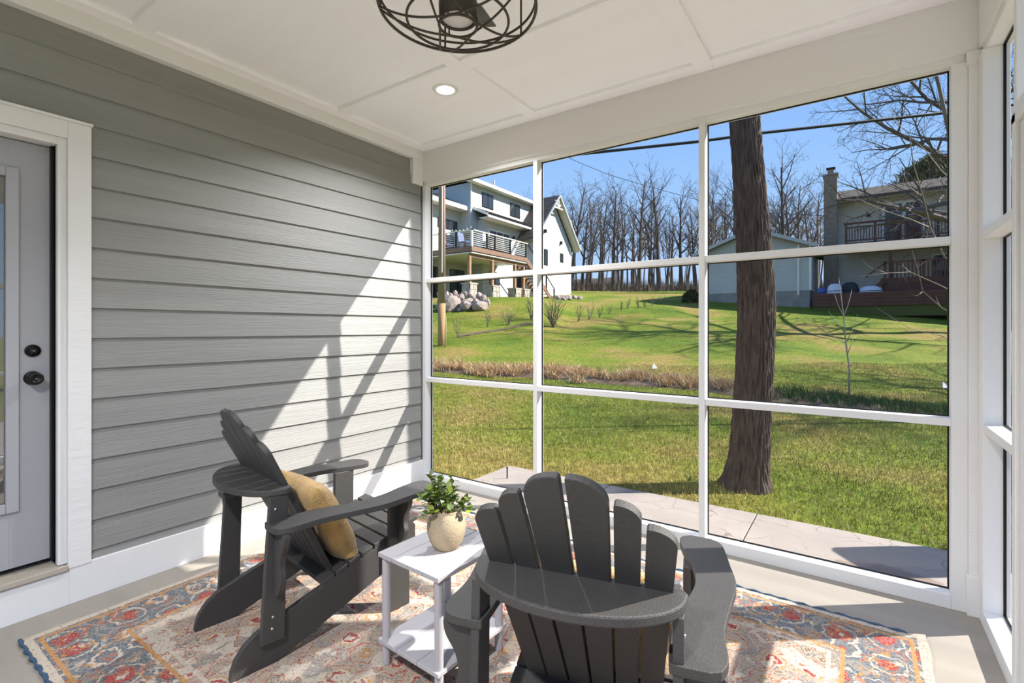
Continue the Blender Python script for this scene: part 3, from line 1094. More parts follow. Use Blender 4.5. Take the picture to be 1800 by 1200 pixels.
gxs = axis(-110, 110, -14, 6, 0.3, 4.0)
gys = axis(-40, 150, 3, 22, 0.3, 4.0)
X, Y = np.meshgrid(gxs, gys)
Zg = gz(X.ravel(), Y.ravel())
nx, ny = len(gxs), len(gys)
me = bpy.data.meshes.new('ground')
vv = np.column_stack([X.ravel(), Y.ravel(), Zg])
ii = (np.arange(ny - 1)[:, None] * nx + np.arange(nx - 1)[None, :]).ravel()
ff = np.column_stack([ii, ii + 1, ii + nx + 1, ii + nx])
me.from_pydata(vv.tolist(), [], ff.tolist())
me.materials.append(M_grass)
me.polygons.foreach_set('use_smooth', [True] * len(me.polygons))
lawn = bpy.data.objects.new('lawn_ground', me); COL.objects.link(lawn)
tag(lawn, kind='structure')


def blades_obj(name, pts, hmin, hmax, w, cols, seed, lean=0.5, m=M_blades, patchy=False):
    """one mesh of thin grass blades standing on the given points; cols: list of (rgb, weight)"""
    r = np.random.default_rng(seed)
    n = len(pts)
    h = r.uniform(hmin, hmax, n)
    az = r.uniform(0, 2 * np.pi, n)
    la = r.uniform(0, 2 * np.pi, n)
    ln = r.uniform(0, lean, n) * h
    dx, dy = np.cos(az) * w / 2, np.sin(az) * w / 2
    v = np.zeros((n, 3, 3))
    v[:, 0] = pts + np.column_stack([-dx, -dy, np.zeros(n)])
    v[:, 1] = pts + np.column_stack([dx, dy, np.zeros(n)])
    v[:, 2] = pts + np.column_stack([np.cos(la) * ln, np.sin(la) * ln, h])
    me = bpy.data.meshes.new(name)
    me.vertices.add(n * 3)
    me.vertices.foreach_set('co', v.reshape(-1))
    me.loops.add(n * 3)
    me.loops.foreach_set('vertex_index', np.arange(n * 3, dtype=np.int32))
    me.polygons.add(n)
    me.polygons.foreach_set('loop_start', np.arange(0, n * 3, 3, dtype=np.int32))
    me.polygons.foreach_set('loop_total', np.full(n, 3, dtype=np.int32))
    me.update()
    ca = me.color_attributes.new('Col', 'FLOAT_COLOR', 'POINT')
    wts = np.array([c[1] for c in cols], float); wts /= wts.sum()
    idx = r.choice(len(cols), n, p=wts)
    rgb = np.array([c[0] for c in cols])[idx] * r.uniform(0.6, 1.3, (n, 1))
    if patchy:
        X_, Y_ = pts[:, 0], pts[:, 1]
        k_ = np.sin(X_ * 2.3 + 1.7 * np.sin(Y_ * 1.1)) + np.sin(Y_ * 3.1 + 1.3 * np.sin(X_ * 1.7)) + 0.9 * np.sin(X_ * 7.1 + Y_ * 5.3) + 0.9 * np.sin(X_ * 11.3 - Y_ * 9.1 + 2 * np.sin(X_ * 3))
        k_ = np.clip(k_ / 2.6, -1, 1)
        straw = np.array([0.46, 0.37, 0.14]); deep = np.array([0.10, 0.14, 0.02])
        w_ = np.clip(k_, 0, 1)[:, None] * 0.6; w2 = np.clip(-k_, 0, 1)[:, None] * 0.55
        rgb = rgb * (1 - w_ - w2) + straw * w_ + deep * w2
    c4 = np.ones((n, 3, 4))
    c4[:, :, :3] = rgb[:, None, :]
    ca.data.foreach_set('color', c4.reshape(-1))
    me.materials.append(m)
    o = bpy.data.objects.new(name, me); COL.objects.link(o)
    return o


rg = np.random.default_rng(3)


def scatter(n, u0, u1, s0, s1, power=1.0):
    t = rg.uniform(0, 1, n)
    u = np.sqrt(u0 ** 2 + t ** power * (u1 ** 2 - u0 ** 2))
    s = rg.uniform(s0, s1, n)
    v = s * u
    x = u * fx + v * rx; y = u * fy + v * ry
    return x, y


def bed_u(s):
    return np.interp(s, [-0.30, -0.16, 0.23, 0.38, 0.63, 0.88, 1.1], [13.4, 13.0, 11.5, 10.9, 9.4, 7.8, 6.6])


x, y = scatter(175000, 2.8, 13.5, -0.22, 1.06, 1.2)
u_ = x * fx + y * fy; s_ = (x * rx + y * ry) / u_
keep = (y > 4.27) | (x < -3.03)
keep &= (y > 3.4)
keep &= np.abs(u_ - bed_u(s_)) > 0.55
x, y = x[keep], y[keep]
pts = np.column_stack([x, y, gz(x, y) - 0.004])
lg = blades_obj('grass_blades', pts, 0.022, 0.055, 0.007,
                [((0.25, 0.26, 0.035), 4), ((0.15, 0.185, 0.02), 2.5), ((0.41, 0.34, 0.11), 4), ((0.52, 0.41, 0.20), 2.5)], 4, 0.9, patchy=True)
tag(lg, 'short green and straw coloured blades of the near lawn', 'grass', kind='stuff')

# patio of stamped concrete slabs
patio = tag(empty('patio', (-0.5, 3.7, -0.1)), kind='structure')
pe = [-3.0, -1.86, -0.63, 0.60, 1.83, 3.06, 4.3]
for i in range(len(pe) - 1):
    B(pe[i] + 0.004, 3.236, -0.22, pe[i + 1] - 0.004, 4.25 + 0.0, -0.1).build('slab', M_patio, patio, bevel=0.004).matrix_parent_inverse = Matrix.Translation((0.5, -3.7, 0.1))
for j, yy in enumerate([2.0, 0.77, -0.46, -1.69]):  # unseen side slabs, added to bounce sunlight up to the porch ceiling
    for q_ in range(3):
        B(0.574 + 1.256 * q_, yy, -0.22, 1.826 + 1.256 * q_, yy + 1.222, -0.1).build('slab', M_patio, patio, bevel=0.004).matrix_parent_inverse = Matrix.Translation((0.5, -3.7, 0.1))
for i in range(4):
    B(-3.0 + i * 1.23, -2.95, -0.22, -3.0 + i * 1.23 + 1.222, -1.70, -0.1).build('slab', M_patio, patio, bevel=0.004).matrix_parent_inverse = Matrix.Translation((0.5, -3.7, 0.1))
st_m = mat('wet_stain', (0.25, 0.185, 0.145), 0.5, 0.25, 5)
pts = [(0.22 * math.cos(a) * (1 + 0.25 * math.sin(3 * a + 1) + 0.12 * math.sin(7 * a)), 0.10 * math.sin(a) * (1 + 0.3 * math.sin(2 * a) + 0.15 * math.sin(5 * a))) for a in [i * 2 * math.pi / 28 for i in range(28)]]
MB().prism(pts, lambda a, b, t: (a, b, t), 0, 0.0012).build('damp_patch', st_m, patio, loc=(0.62, -0.05, 0.0002))

# planting strip along the foot of the slope: mulch, dead foliage, new leaves
sm = MB()
ss = np.linspace(-0.30, 1.05, 120)
for k, s in enumerate(ss):
    ub = float(bed_u(s))
    for j in range(7):
        u = ub - 0.62 + 1.24 * j / 6
        p = uv(u, s * u)
        p.z = gzf(p.x, p.y) + 0.09 * math.sin(math.pi * j / 6) - 0.012 + 0.03 * math.sin(k * 1.7 + j) * math.sin(math.pi * j / 6)
        sm.v.append(tuple(p))
for k in range(119):
    for j in range(6):
        a = k * 7 + j
        sm.f.append((a, a + 1, a + 8, a + 7))
bed = sm.build('planting_bed', M_mulch, None, smooth=True)
tag(bed, 'strip of dark mulch across the foot of the slope', 'garden bed', kind='stuff')


def bed_blades(name, n, s0, s1, hmin, hmax, w, cols, seed, clump, lean, label, cat):
    r = np.random.default_rng(seed)
    nc = max(1, n // clump)
    s = r.uniform(s0, s1, nc); off = r.normal(0, 0.24, nc)
    s = np.repeat(s, clump) + r.normal(0, 0.008, nc * clump)
    u = bed_u(s) + np.repeat(off, clump) + r.normal(0, 0.06, nc * clump)
    v = s * u
    x = u * fx + v * rx; y = u * fy + v * ry
    o = blades_obj(name, np.column_stack([x, y, gz(x, y) + 0.02]), hmin, hmax, w, cols, seed, lean)
    tag(o, label, cat, kind='stuff')


bed_blades('dead_foliage', 16000, -0.17, 0.50, 0.05, 0.26, 0.016, [((0.60, 0.40, 0.20), 3), ((0.74, 0.55, 0.33), 2), ((0.22, 0.12, 0.07), 1.3)], 8, 110, 1.7,
           'tan dead perennials lying over the planting strip', 'dead plants')
bed_blades('spring_foliage', 9000, 0.50, 1.0, 0.06, 0.22, 0.011, [((0.06, 0.12, 0.03), 4), ((0.09, 0.15, 0.04), 3), ((0.20, 0.17, 0.08), 1)], 9, 40, 0.7,
           'fresh green shoots along the strip behind the big trunk', 'plants')

# ------------------------------------------------------------------ trees


def branch(rng, mbs, p, d, L, r, lev, maxlev, prm):
    nseg = 5 if lev < 2 else (4 if lev == 2 else 3)
    pts = [p.copy()]; rad = [r]
    dd = d.copy()
    for i in range(nseg):
        j = prm['wob'] * (0.6 if lev == 0 else 1.0)
        dd = (dd + Vector((rng.gauss(0, j), rng.gauss(0, j), rng.gauss(0, j) + prm['up'][min(lev, len(prm['up']) - 1)]))).normalized()
        p = p + dd * (L / nseg)
        pts.append(p.copy())
        rad.append(max(r * (1 - (i + 1) / nseg * (0.72 if lev else 0.80)), prm['rmin']))
    mb = mbs[0] if lev == 0 else mbs[1]
    mb.tube(pts, rad, prm['sides'][min(lev, len(prm['sides']) - 1)], cap=False)
    if lev >= maxlev:
        return
    nch = prm['n'][lev]
    for k in range(nch):
        t = prm['start'][lev] + (1 - prm['start'][lev]) * (k + rng.random()) / nch
        t = min(t, 0.999)
        i = min(int(t * nseg), nseg - 1); f = t * nseg - i
        q = pts[i].lerp(pts[i + 1], f); rr = rad[i] + (rad[i + 1] - rad[i]) * f
        ax = (pts[i + 1] - pts[i]).normalized()
        az = k * 2.399 + rng.uniform(-0.6, 0.6)
        o = ax.orthogonal().normalized(); o2 = ax.cross(o)
        side = o * math.cos(az) + o2 * math.sin(az)
        an = R_(rng.uniform(*prm['ang'][min(lev, len(prm['ang']) - 1)]))
        nd = (ax * math.cos(an) + side * math.sin(an)).normalized()
        cl = L * prm['len'][min(lev, len(prm['len']) - 1)] * rng.uniform(0.65, 1.15) * (1.0 - 0.45 * t if lev == 0 else 1 - 0.3 * t)
        branch(rng, mbs, q, nd, cl, max(min(rr * 0.62, rr), prm['rmin']), lev + 1, maxlev, prm)


WOOD = dict(wob=0.07, up=[0.03, 0.10, 0.06, 0.03], sides=[7, 4, 3, 3], n=[12, 6, 5], start=[0.36, 0.22, 0.2], ang=[(25, 55), (25, 55), (25, 60)], len=[0.42, 0.48, 0.5], rmin=0.009)


def tree_meshes(seed, H, r0, prm, maxlev=3, m=None):
    rng = random.Random(seed)
    mbs = (MB(), MB())
    branch(rng, mbs, Vector((0, 0, -0.15)), Vector((rng.uniform(-.05, .05), rng.uniform(-.05, .05), 1)).normalized(), H, r0, 0, maxlev, prm)
    return mbs[0].mesh('trunk', m or M_twig, True), mbs[1].mesh('branches', m or M_twig, False)


def put_tree(name, meshes, loc, rz, scale, label, group=None, cat='tree'):
    t = tag(empty(name, loc, rz), label, cat, group)
    t.scale = (scale,) * 3 if not isinstance(scale, tuple) else scale
    for nm, me in zip(('trunk', 'branches'), meshes):
        o = bpy.data.objects.new(nm, me); COL.objects.link(o); o.parent = t
    return t


variants = [tree_meshes(100 + i, 12.6, 0.24 + 0.035 * (i % 3), WOOD, 3, M_twig if i % 3 else M_twig2) for i in range(8)]
thin = [tree_meshes(200 + i, 11.0, 0.12, dict(WOOD, n=[9, 5, 3], start=[0.42, 0.3, 0.2], len=[0.28, 0.45, 0.5]), 3, M_twig2 if i % 2 else M_twig) for i in range(4)]
rw = random.Random(21)
k = 0
for i in range(46):
    px = 958 + (i + rw.random()) * 510 / 46
    u = rw.uniform(47, 62)
    p = gp(px, u)
    put_tree('bare_tree', variants[k % 8], p, rw.uniform(0, 6.28), rw.uniform(0.62, 0.86), 'tall bare tree in the woods along the top of the lawn', 'woodland trees on the ridge'); k += 1
for i in range(60):
    px = 955 + (i + rw.random()) * 500 / 60
    p = gp(px, rw.uniform(46, 68))
    put_tree('slender_bare_tree', thin[i % 4], p, rw.uniform(0, 6.28), rw.uniform(0.65, 0.95), 'slender bare tree standing among the woods on the ridge', 'slender woodland trees')
for px, u, sc_, lab in ((1292, 41, 0.70, 'bare tree right behind the gabled garage roof, nearest the big trunk'), (1385, 42, 0.84, 'broad bare tree rising between the garage and the chimney'),
                        (1436, 43, 0.70, 'bare tree just beside the chimney of the far house'), (1258, 44, 0.66, 'bare tree behind the low end of the garage roof'),
                        (1535, 50, 0.75, 'bare tree rising behind the shingled roof with the chimney'), (925, 46, 0.62, 'bare tree showing over the roof of the large pale house')):
    put_tree('bare_tree', variants[(k * 3) % 8], gp(px, u), rw.uniform(0, 6.28), sc_, lab); k += 1
# brushwood on the ridge between the trunks
x, y = scatter(9000, 45, 66, 0.06, 0.66)
o = blades_obj('ridge_brush', np.column_stack([x, y, gz(x, y)]), 0.3, 1.5, 0.05, [((0.16, 0.11, 0.08), 3), ((0.24, 0.17, 0.11), 2), ((0.09, 0.07, 0.05), 2)], 31, 0.5)
tag(o, 'brown brushwood between the trunks on the ridge', 'brush', kind='stuff')

# the broad tree whose limbs hang in from the side, and one further off that throws shadows
BROAD = dict(wob=0.10, up=[0.02, 0.03, -0.01, -0.02, -0.02], sides=[9, 6, 4, 3, 3], n=[20, 9, 7, 5], start=[0.25, 0.18, 0.2, 0.2], ang=[(50, 80), (30, 60), (30, 60), (30, 60)], len=[0.62, 0.5, 0.5, 0.5], rmin=0.006)
bt = tree_meshes(77, 15.0, 0.30, BROAD, 4, M_twig)
put_tree('broad_bare_tree', bt, gp(1700, 20.5), 0.6, 1.0, 'broad bare tree with long limbs reaching in front of the house with red decks')
put_tree('broad_bare_tree', bt, uv(9.0, 18.0, -0.1), 2.4, 0.72, 'broad bare tree beside the porch, mostly out of the picture')
for (u, v, i) in ((4, 22, 1), (-3, 17, 4), (-10, 20, 6), (9, 26, 3), (1, 30, 2)):
    p = uv(u, v); p.z = gzf(p.x, p.y)
    put_tree('bare_tree', variants[i], p, i, 0.8, 'bare tree off to the side of the porch', 'trees beside the porch')

# near trunk with ridged bark
tr = tag(empty('large_tree', (-0.838, 4.981, -0.13)), 'thick rough-barked trunk standing on the lawn close outside the screen', 'tree')
cl_ = [(-0.15, 0, 0, 0.235), (0.0, 0, 0, 0.215), (0.12, 0.012, 0.006, 0.183), (0.35, 0.035, 0.02, 0.166), (0.7, 0.05, 0.035, 0.157), (1.13, 0.072, 0.05, 0.156), (1.5, 0.085, 0.055, 0.155),
       (1.85, 0.082, 0.055, 0.152), (2.2, 0.066, 0.042, 0.142), (2.5, 0.052, 0.036, 0.134), (3.0, 0.02, 0.01, 0.126), (3.5, -0.01, -0.01, 0.122), (4.5, -0.03, -0.02, 0.115), (11.0, 0.0, 0.02, 0.09)]
zs_ = [c[0] for c in cl_]
tm = MB()
NS, NZ = 190, 380
rb = random.Random(2)
ph = [rb.uniform(0, 6.28) for _ in range(12)]
for j in range(NZ + 1):
    z = -0.15 + (4.0 * j / 320 if j <= 320 else 4.0 + 6.6 * (j - 320) / 60)
    cx = np.interp(z, zs_, [c[1] for c in cl_]); cy = np.interp(z, zs_, [c[2] for c in cl_]); r = np.interp(z, zs_, [c[3] for c in cl_])
    for i in range(NS):
        a = 2 * math.pi * i / NS
        w = 0.5 * math.sin(z * 5 + ph[0]) + 0.4 * math.sin(z * 11 + 3 * a + ph[1])
        rid = abs(math.sin(19 * a + 1.6 * w + ph[2])) ** 0.8 * 0.6 + abs(math.sin(13 * a - 1.9 * w + ph[3] + z * 1.7)) * 0.4
        crk = 0.5 + 0.5 * math.sin(z * 38 + 5 * math.sin(5 * a + ph[4]) + 9 * a)
        fl = 0.0
        if z < 0.35:
            fl = (0.35 - z) ** 2 * 0.25 * (0.5 + 0.5 * math.sin(5 * a + ph[5]))
        rr = r + fl - 0.013 + 0.020 * rid + 0.006 * crk * rid
        tm.v.append((cx + rr * math.cos(a), cy + rr * math.sin(a), z))
for j in range(NZ):
    for i in range(NS):
        i2 = (i + 1) % NS
        tm.f.append((j * NS + i, j * NS + i2, (j + 1) * NS + i2, (j + 1) * NS + i))
tm.build('trunk', M_bark, tr, smooth=True)
mbs = (MB(), MB())
rng = random.Random(9)
for k_ in range(7):
    an = k_ * 2.4
    branch(rng, (mbs[1], mbs[1]), Vector((0.0, 0.02, 9.4 + 0.14 * k_)), Vector((math.cos(an) * 0.7, math.sin(an) * 0.7, 0.8)).normalized(), 3.6, 0.055, 1, 3, dict(BROAD, up=[0.03, 0.05, 0.03, 0.02]))
mbs[1].build('branches', M_twig, tr)

# sapling and the pale twigs in front of the far house
sap = tag(empty('sapling', gp(1492, 9.3)), 'thin young sapling with a few bare twigs in front of the green shoots', 'sapling')
MB().tube([(0, 0, -0.1), (0.01, 0, 0.6), (-0.05, 0.01, 1.15), (-0.08, 0.0, 1.6), (-0.16, 0.02, 2.35)], [0.02, 0.017, 0.014, 0.011, 0.005], 6).build('stem', M_pale, sap, smooth=True)
base_m = [Vector((-0.045, 0.01, 1.1)), Vector((-0.06, 0, 1.3)), Vector((-0.08, 0, 1.6)), Vector((-0.02, 0, 0.9))]
for i, (b_, vx, vz, L) in enumerate(((0, -0.75, 0.45, 1.0), (0, 0.35, 0.8, 0.55), (1, -0.5, 0.6, 0.5), (2, 0.3, 0.9, 0.5), (2, -0.35, 0.8, 0.5), (3, 0.25, 0.7, 0.35))):
    d = (R3 * vx + Vector((0, 0, vz))).normalized()
    p0 = base_m[b_]
    MB().tube([p0, p0 + d * L * 0.5 + Vector((0, 0, -0.02)), p0 + d * L + Vector((0, 0, 0.04))], [0.009, 0.007, 0.003], 5).build('twig', M_pale, sap, smooth=True)
yt = tag(empty('young_tree', gp(1705, 7.6)), 'young tree with pale twigs hanging in beside the corner column', 'tree')
yo = yt.location.copy()
MB().tube([Vector((0, 0, -0.1)), sp(1702, 560, 7.6) - yo, sp(1690, 330, 7.6) - yo, sp(1650, 150, 7.5) - yo, sp(1620, 20, 7.4) - yo], [0.05, 0.045, 0.036, 0.024, 0.012], 7).build('trunk', M_twig2, yt, smooth=True)
TW = [([(1690, 560), (1655, 541), (1622, 512), (1612, 470), (1603, 440)], 0.012), ([(1655, 541), (1648, 530), (1645, 520)], 0.006), ([(1622, 512), (1612, 520), (1600, 516)], 0.006),
      ([(1695, 470), (1660, 452), (1635, 400), (1622, 345), (1606, 290), (1598, 235)], 0.017), ([(1635, 400), (1600, 385), (1560, 372), (1520, 355), (1505, 347)], 0.010), ([(1622, 345), (1600, 330), (1585, 300)], 0.007),
      ([(1606, 290), (1630, 275), (1645, 255)], 0.008), ([(1598, 235), (1575, 215), (1560, 180)], 0.007), ([(1690, 330), (1655, 300), (1625, 262), (1600, 240)], 0.010), ([(1690, 520), (1650, 500), (1600, 478), (1560, 480), (1495, 487)], 0.009),
      ([(1560, 480), (1530, 470), (1512, 455)], 0.005), ([(1600, 478), (1590, 470), (1585, 462)], 0.005), ([(1690, 610), (1655, 590), (1600, 578), (1540, 540)], 0.007), ([(1612, 470), (1625, 460), (1640, 455)], 0.006)]
for pl, r in TW:
    n_ = len(pl)
    MB().tube([sp(a, b, 7.5 - 0.1 * i) - yo for i, (a, b) in enumerate(pl)], [r * (1 - 0.7 * i / (n_ - 1)) for i in range(n_)], 5).build('twig', M_pale if r < 0.011 else M_twig2, yt, smooth=True)

# evergreen behind the far house
ev = tag(empty('evergreen_tree', gp(1640, 50)), 'dark evergreen tree showing over the shingled roof', 'tree')
rng = np.random.default_rng(6)
n = 9000
hh = rng.uniform(0.12, 1, n) ** 0.8
a_ = rng.uniform(0, 2 * np.pi, n)
rad = np.sin(np.pi * np.clip(hh, 0, 1)) ** 0.6 * 5.2 * rng.uniform(0.3, 1, n) + 0.1
pts = np.column_stack([rad * np.cos(a_), rad * np.sin(a_), 3.0 + hh * 10.5 - 0.12 * rad])
eo = blades_obj('foliage', pts, 0.25, 0.6, 0.16, [((0.07, 0.09, 0.03), 3), ((0.13, 0.12, 0.045), 2), ((0.20, 0.13, 0.06), 1)], 7, 1.6)
eo.parent = ev
tag(eo, kind='stuff')
MB().tube([(0, 0, -0.2), (0, 0, 12.5)], [0.25, 0.03], 7).build('trunk', M_twig, ev)

# shrubs on the lawn


def shrub(px, u, h, n, spread, label, seed, m=M_twig2, r=0.012):
    t = tag(empty('bare_shrub', gp(px, u)), label, 'shrub')
    g = random.Random(seed)
    mb = MB()
    for i in range(n):
        an = g.uniform(0, 6.28)
        d = Vector((math.cos(an) * spread * g.uniform(0.2, 1), math.sin(an) * spread * g.uniform(0.2, 1), 1)).normalized()
        b0 = Vector((g.uniform(-.1, .1) * spread, g.uniform(-.1, .1) * spread, -0.03))
        branch(g, (mb, mb), b0, d, h * g.uniform(0.6, 1.05), r, 1, 2, dict(wob=0.1, up=[0, 0.05, 0.05], sides=[4, 4, 3], n=[0, 5], start=[0, 0.25], ang=[(20, 45)] * 2, len=[0.45, 0.45], rmin=0.005))
    mb.build('stems', m, t)
    return t


shrub(972, 21.5, 1.55, 26, 0.7, 'large dense bare shrub just past the screen post nearest the siding wall', 1, M_twig2, 0.014)
shrub(934, 22.5, 1.2, 12, 0.6, 'bare shrub half hidden by the screen post nearest the siding wall', 2)
shrub(893, 21.5, 0.75, 10, 0.7, 'low bare shrub at the end of the mulch line', 3)
shrub(857, 21, 0.8, 5, 0.3, 'small bare shrub in the middle of the mulch line', 4)
shrub(805, 18.5, 0.75, 4, 0.25, 'tiny bare shrub beside the wooden stake', 5)
for i, (px, u, h, n_, lab) in enumerate(((1017, 24, 0.9, 6, 'first bare shrub along the row from the dense one'), (1036, 24.5, 0.85, 6, 'second bare shrub along the row from the dense one'), (1053, 25.5, 0.7, 5, 'third bare shrub along the row from the dense one'),
                                    (1071, 26.5, 0.5, 5, 'fourth, low bare shrub along the row'), (1092, 27.5, 0.55, 5, 'fifth bare shrub along the row, before the garage shadow'), (1104, 28, 0.6, 6, 'sixth bare shrub along the row'),
                                    (1122, 28.5, 0.55, 6, 'seventh bare shrub along the row'), (1134, 28.5, 0.6, 6, 'eighth bare shrub along the row'), (1148, 29, 0.55, 6, 'ninth bare shrub along the row'), (1163, 29.5, 0.6, 5, 'last bare shrub of the row near the garage'))):
    shrub(px, u, h, n_, 0.4, lab, 20 + i)
es = tag(empty('evergreen_shrub', gp(1216, 31)), 'small dark evergreen bush beside the garage wall', 'shrub')
n = 1200
a_ = rng.uniform(0, 2 * np.pi, n); b_ = rng.uniform(0, 1, n)
eo = blades_obj('foliage', np.column_stack([0.55 * np.sqrt(1 - b_ ** 2) * np.cos(a_), 0.55 * np.sqrt(1 - b_ ** 2) * np.sin(a_), b_ * 0.75 - 0.05]), 0.08, 0.2, 0.07, [((0.05, 0.055, 0.02), 3), ((0.10, 0.08, 0.04), 2)], 17, 1.5)
eo.parent = es; tag(eo, kind='stuff')
# thin mulch line with a stone
mm = MB()
for k in range(25):
    px = 806 + 130 * k / 24
    u = 18.6 + 3.2 * k / 24
    for du in (-0.22, 0.22):
        mm.v.append(tuple(gp(px, u + du * (1 + 0.4 * math.sin(k * 2.1)), 0.02)))
for k in range(24):
    mm.f.append((2 * k, 2 * k + 1, 2 * k + 3, 2 * k + 2))
tag(mm.build('mulch_line', M_mulch), 'narrow line of brown mulch with small shrubs on the slope', 'mulch', kind='stuff')
# daffodil shoots at the foot of the trunk
for px, u, lab in ((1300, 4.55, 'tuft of green daffodil shoots at the foot of the trunk'), (1213, 4.75, 'tuft of green shoots in the trunk shadow on the lawn')):
    g = gp(px, u)
    t = tag(empty('shoot_tuft', g), lab, 'plant')
    r2 = np.random.default_rng(int(px))
    o = blades_obj('shoots', np.column_stack([r2.normal(0, 0.015, 14), r2.normal(0, 0.015, 14), np.zeros(14)]), 0.06, 0.13, 0.008, [((0.11, 0.17, 0.06), 1)], int(px), 0.5)
    o.parent = t
# ------------------------------------------------------------------ lap siding shading for the far houses


def lap(m, pitch):
    n, l, b = N(m)
    tc = n.new('ShaderNodeTexCoord'); sep = n.new('ShaderNodeSeparateXYZ')
    l.new(tc.outputs['Object'], sep.inputs[0])
    mo = n.new('ShaderNodeMath'); mo.operation = 'FRACT'
    di = n.new('ShaderNodeMath'); di.operation = 'DIVIDE'; di.inputs[1].default_value = pitch
    l.new(sep.outputs[2], di.inputs[0]); l.new(di.outputs[0], mo.inputs[0])
    bp = n.new('ShaderNodeBump'); bp.inputs['Strength'].default_value = 1.0; bp.inputs['Distance'].default_value = 0.12; bp.invert = True
    l.new(mo.outputs[0], bp.inputs['Height']); l.new(bp.outputs[0], b.inputs['Normal'])


lap(M_hside, 0.16)
lap(M_hside2, 0.16)
lap(M_hside3, 0.16)


class Thing:
    def __init__(self, name, loc, label, cat):
        self.o = tag(empty(name, loc), label, cat)
        self.l = Vector(loc)

    def box(self, name, x0, y0, z0, x1, y1, z1, m, parent=None):
        l = self.l
        return B(x0 - l.x, y0 - l.y, z0 - l.z, x1 - l.x, y1 - l.y, z1 - l.z).build(name, m, parent or self.o)

    def beam(self, name, a, b, w, h, m, parent=None, up=(0, 0, 1)):
        return MB().beam(Vector(a) - self.l, Vector(b) - self.l, w, h, up).build(name, m, parent or self.o)

    def poly(self, name, outline, fn, t0, t1, m, parent=None):
        l = self.l
        return MB().prism(outline, lambda a, b, t: Vector(fn(a, b, t)) - l, t0, t1).build(name, m, parent or self.o)

    def winx(self, y0, y1, z0, z1, x, mull=1, m=None):
        """window in a wall that faces +x"""
        f = self.box('window', x - 0.02, y0, z0, x + 0.03, y1, z1, M_black)
        w = (y1 - y0) / (mull + 1) if mull else (y1 - y0)
        for i in range(mull + 1):
            self.box('pane', x + 0.0, y0 + i * w + 0.05, z0 + 0.05, x + 0.034, y0 + (i + 1) * w - 0.05, z1 - 0.05, M_glassd, f)
        return f

    def winy(self, x0, x1, z0, z1, y, mull=1, fm=None):
        f = self.box('window', x0, y - 0.03, z0, x1, y + 0.02, z1, fm or M_black)
        w = (x1 - x0) / (mull + 1)
        for i in range(mull + 1):
            self.box('pane', x0 + i * w + 0.06, y - 0.035, z0 + 0.06, x0 + (i + 1) * w - 0.06, y, z1 - 0.06, M_glassd, f)
        return f


# ------------------------------------------------------------------ large pale house with a raised deck
H1 = Thing('large_house', (-21, 27, 3.0), 'large pale two-storey house with a raised timber deck on the slope', 'house')
YN = 24.17
H1.box('upper_wall', -25.5, YN, 7.5, -20.0, 31.2, 10.62, M_hside)
H1.box('main_wall', -25.5, 24.9, 2.6, -19.6, 30.9, 8.35, M_hside)
H1.box('wing_wall', -26.5, 19.0, 2.4, -20.9, 24.95, 8.9, M_hside)
# upper roof with eave, fascia, gutter
H1.poly('upper_roof', [(-19.55, 10.62), (-19.55, 10.80), (-21.6, 11.75), (-26.0, 10.0), (-26.0, 9.85), (-21.6, 11.5)], lambda a, b, t: (a, t, b), YN - 0.4, 31.8, M_shingle)
H1.box('eave_fascia', -19.6, YN - 0.4, 10.55, -19.5, 31.6, 10.76, M_hwhite)
H1.box('eave_soffit', -20.0, YN - 0.4, 10.56, -19.6, 31.6, 10.62, M_hwhite)
H1.beam('rake_board', (-19.55, YN - 0.42, 10.70), (-21.6, YN - 0.42, 11.62), 0.06, 0.22, M_hwhite)
H1.box('vent_pipe', -20.8, 27.6, 11.2, -20.72, 27.68, 11.75, M_hwhite)
H1.box('corner_board', -20.02, YN - 0.02, 9.0, -19.97, YN + 0.1, 10.6, M_hwhite)
H1.winx(25.3, 26.53, 9.3, 10.26, -20.0)
H1.winx(28.5, 29.74, 9.3, 10.24, -20.0)
# standing-seam shed roof between the storeys
H1.poly('shed_roof', [(-18.85, 8.46), (-18.85, 8.56), (-20.05, 9.12), (-20.05, 9.02)], lambda a, b, t: (a, t, b), 24.45, 30.9, M_black)
for i in range(16):
    y = 24.5 + i * 0.42
    H1.beam('roof_seam', (-18.84, y, 8.57), (-20.0, y, 9.115), 0.03, 0.05, M_shingle)
H1.box('shed_fascia', -18.9, 24.45, 8.34, -18.82, 30.9, 8.48, M_hwhite)
H1.box('shed_soffit', -19.6, 24.5, 8.34, -18.85, 30.9, 8.38, M_hwhite)
H1.beam('shed_rake', (-18.85, 24.43, 8.5), (-20.05, 24.43, 9.06), 0.06, 0.16, M_hwhite)
# main floor openings
dd_ = H1.box('sliding_door', -19.62, 25.5, 5.9, -19.56, 27.85, 7.85, M_hwhite)
for a, b in ((25.58, 26.3), (26.36, 27.08), (27.12, 27.78)):
    H1.box('pane', -19.6, a, 6.0, -19.55, b, 7.75, M_glassd, dd_)
H1.winx(29.3, 30.35, 7.08, 7.8, -19.6, 0)
H1.box('wall_lamp', -19.58, 28.2, 7.55, -19.4, 28.32, 7.75, M_black)
# wing windows and low roof
H1.winx(22.1, 23.9, 7.55, 8.15, -20.9, 1)
H1.winx(22.2, 23.6, 5.95, 7.2, -20.9, 1)
H1.poly('wing_roof', [(-20.2, 8.95), (-20.2, 9.1), (-23.0, 10.35), (-23.0, 10.2)], lambda a, b, t: (a, t, b), 18.6, YN, M_shingle)
H1.box('wing_fascia', -20.26, 18.6, 8.82, -20.16, YN, 9.08, M_hwhite)
H1.box('wing_soffit', -20.9, 18.6, 8.84, -20.2, YN, 8.9, M_hwhite)
